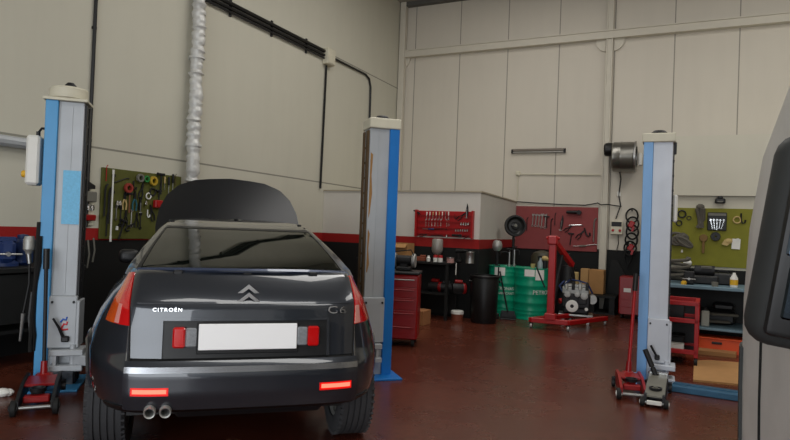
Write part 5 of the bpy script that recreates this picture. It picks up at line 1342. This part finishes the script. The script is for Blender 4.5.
def vzone(p, u):
    a = abs(u)
    if a < .27 and 1.36 < p.z < 2.16: return 'ws'
    if a < .85 and abs(p.x) > .8 and 1.32 < p.z < 2.0 and -1.75 < p.y < -.72 - max(0, (p.z - 1.32)) * .35: return 'side'
def vcut(i, j):
    c_ = (PV[i][j] + PV[i + 1][j + 1]) / 2
    if vzone(c_, (vu[j] + vu[j + 1]) / 2): return True
    return abs(c_.x) > .6 and any((c_.y - y) ** 2 + (c_.z - .36) ** 2 < .43 ** 2 for y in VAX)
b = MB().grid(PV, vcut)
b.grid([PV[-1], [V((0, p.y, p.z + .01)) for p in PV[-1]]]); b.grid([PV[0], [V((0, p.y, p.z)) for p in PV[0]]])
ob('body', b, m_silver, van)
def vpatch(u0, u1, z0, z1, off=.008, th=.012, ns=14, nz=8, m=None):
    def pt(u, z, o):
        e_ = .003; du = VS(u + e_, z) - VS(u - e_, z); dv = VS(u, z + .005) - VS(u, z - .005); n = du.cross(dv).normalized(); c_ = VS(u, z)
        if n.dot(c_ - V((0, -2.5, 1.0))) < 0: n = -n
        return c_ + n * o
    O_ = [[pt(u0 + (u1 - u0) * i / ns, z0 + (z1 - z0) * j / nz, off) for i in range(ns + 1)] for j in range(nz + 1)]
    I_ = [[pt(u0 + (u1 - u0) * i / ns, z0 + (z1 - z0) * j / nz, off - th) for i in range(ns + 1)] for j in range(nz + 1)]
    b = MB(); b.grid(O_); b.grid(I_); b.grid([O_[0], I_[0]]); b.grid([O_[-1], I_[-1]])
    b.grid([[r_[0] for r_ in O_], [r_[0] for r_ in I_]]); b.grid([[r_[-1] for r_ in O_], [r_[-1] for r_ in I_]])
    return b
ob('windscreen', vpatch(-.275, .275, 1.34, 2.18, .003, .006, 30, 16), m_vglass, van)
def uy(y, z):
    k, y0 = vlev(z); w_ = VW * k; yb = -y0 - .10 * ((w_ - .34) / w_) ** 2 - .34 * 1.1
    return .35 + .5 * (y - yb) / (-VL + .08 - yb)
for sg in (-1, 1):
    b = MB()
    g = [[VS(sg * uy(-1.77 + (1.07 - max(0, z - 1.3) * .36) * i / 10, z), z) for i in range(11)] for z in [1.30 + .72 * j / 8 for j in range(9)]]
    b.grid([[p + V((sg * .003, 0, 0)) for p in r_] for r_ in g]).grid([[p - V((sg * .003, 0, 0)) for p in r_] for r_ in g])
    ob('side_window', b, m_vglass, van)
    # door outline and seams
    for yy in (-.53, -1.85):
        b = MB().tube([VS(sg * uy(yy - (.0 if z < 1.25 else (z - 1.25) * .38 * (1 if yy > -1.2 else 0)), z), z) + V((sg * .0005, 0, 0)) for z in [.82 + .50 * j / 12 for j in range(13)]], .005, 5)
        ob('door_gap', b, m_seam, van)
    ob('side_molding', vpatch(sg * uy(-1.30, .62), sg * uy(-2.1, .62), .56, .68, .018, .02, 6, 3), m_vtrim, van)
    ob('door_handle', MB().box((sg * (VW + .005), -1.68, 1.08), (.03, .2, .035), bev=.01), m_vtrim, van)
    ob('headlamp', vpatch(sg * .19, sg * .30, .86, 1.12, .006, .02, 8, 5), m_lclr, van)
    ob('corner_bumper', vpatch(sg * .14, sg * .352, .32, .82, .012, .02, 14, 8), m_vtrim, van)
    ob('corner_trim', vpatch(sg * .255, sg * .335, .80, 1.16, .008, .014, 8, 6), m_vtrim, van)
    ob('wheel_arch', MB().tube([(sg * (VW - .005), VAX[0] + .43 * math.cos(a), .36 + .43 * math.sin(a)) for a in [PI * i / 16 for i in range(17)]], .022, 6), m_vtrim, van)
    for y in VAX:
        w_ = bpy.data.objects.new('wheel', None); COL.objects.link(w_); w_.parent = van; w_.location = (sg * .84, y, .345); w_.empty_display_size = .1
        ob('tyre', MB().lathe([(.2, -.09), (.30, -.1), (.335, -.085), (.345, -.06), (.345, .06), (.335, .085), (.30, .1), (.2, .09)], (0, 0, 0), (1, 0, 0), 36), m_rubber, w_)
        ob('rim', MB().lathe([(.205, -.09), (.205, .085), (.19, .085), (.17, .05), (.05, .06), (0, .06)] if sg > 0 else [(.205, .09), (.205, -.085), (.19, -.085), (.17, -.05), (.05, -.06), (0, -.06)], (0, 0, 0), (1, 0, 0), 30), m_alu, w_)
ob('front_bumper', vpatch(-.14, .14, .32, .70, .012, .02, 20, 8), m_vtrim, van)
ob('grille', vpatch(-.13, .13, .78, 1.0, .008, .012, 20, 6), m_black, van)
ob('underbody', MB().box((0, -2.15, .40), (1.3, 3.8, .16)), m_black, van)
ob('seat', MB().box((-.45, -2.05, 1.15), (.5, .16, .75), rot=(.15, 0, 0), bev=.06).box((-.45, -1.75, .85), (.5, .5, .16), bev=.05).box((.45, -2.05, 1.15), (.7, .16, .75), rot=(.15, 0, 0), bev=.06), m_vtrim, van)
ob('cab_floor', MB().box((0, -1.5, .75), (1.7, 1.6, .05)).box((0, -2.4, 1.35), (1.75, .04, 1.5)), m_vtrim, van)
ob('dashboard', MB().box((0, -1.05, 1.2), (1.7, .5, .22), bev=.05), m_vtrim, van)
# mirrors: tall housing, glass inset, arm
for sg in (-1, 1):
    yM = -(VF - 1.15); xM = sg * (VW + .092)
    ms = bpy.data.objects.new('door_mirror', None); COL.objects.link(ms); ms.parent = van; ms.location = (xM, yM, 1.458); ms.rotation_euler = (0, -sg * math.radians(8), 0); ms.empty_display_size = .1
    ob('housing', MB().box((0, .012, 0), (.20, .085, .355), bev=.04, seg=4), m_vtrim, ms)
    ob('bezel', MB().box((.002 * sg, -.036, 0), (.165, .02, .315), bev=.025, seg=2), m_black, ms)
    ob('mirror_glass', MB().box((0, -.046, .055), (.152, .008, .165), bev=.003), mat('mirror', (92, 106, 124), .04, 1.0, var=0), ms)
    ob('wide_glass', MB().box((0, -.046, -.085), (.135, .008, .085), bev=.003), mat('mirror_dark', (44, 50, 56), .06, 1.0, var=0), ms)
    ob('mirror_arm', MB().box((-sg * .09, .04, -.10), (.10, .06, .07), bev=.02).box((-sg * .06, .04, -.19), (.09, .07, .07), bev=.025), m_vtrim, ms)
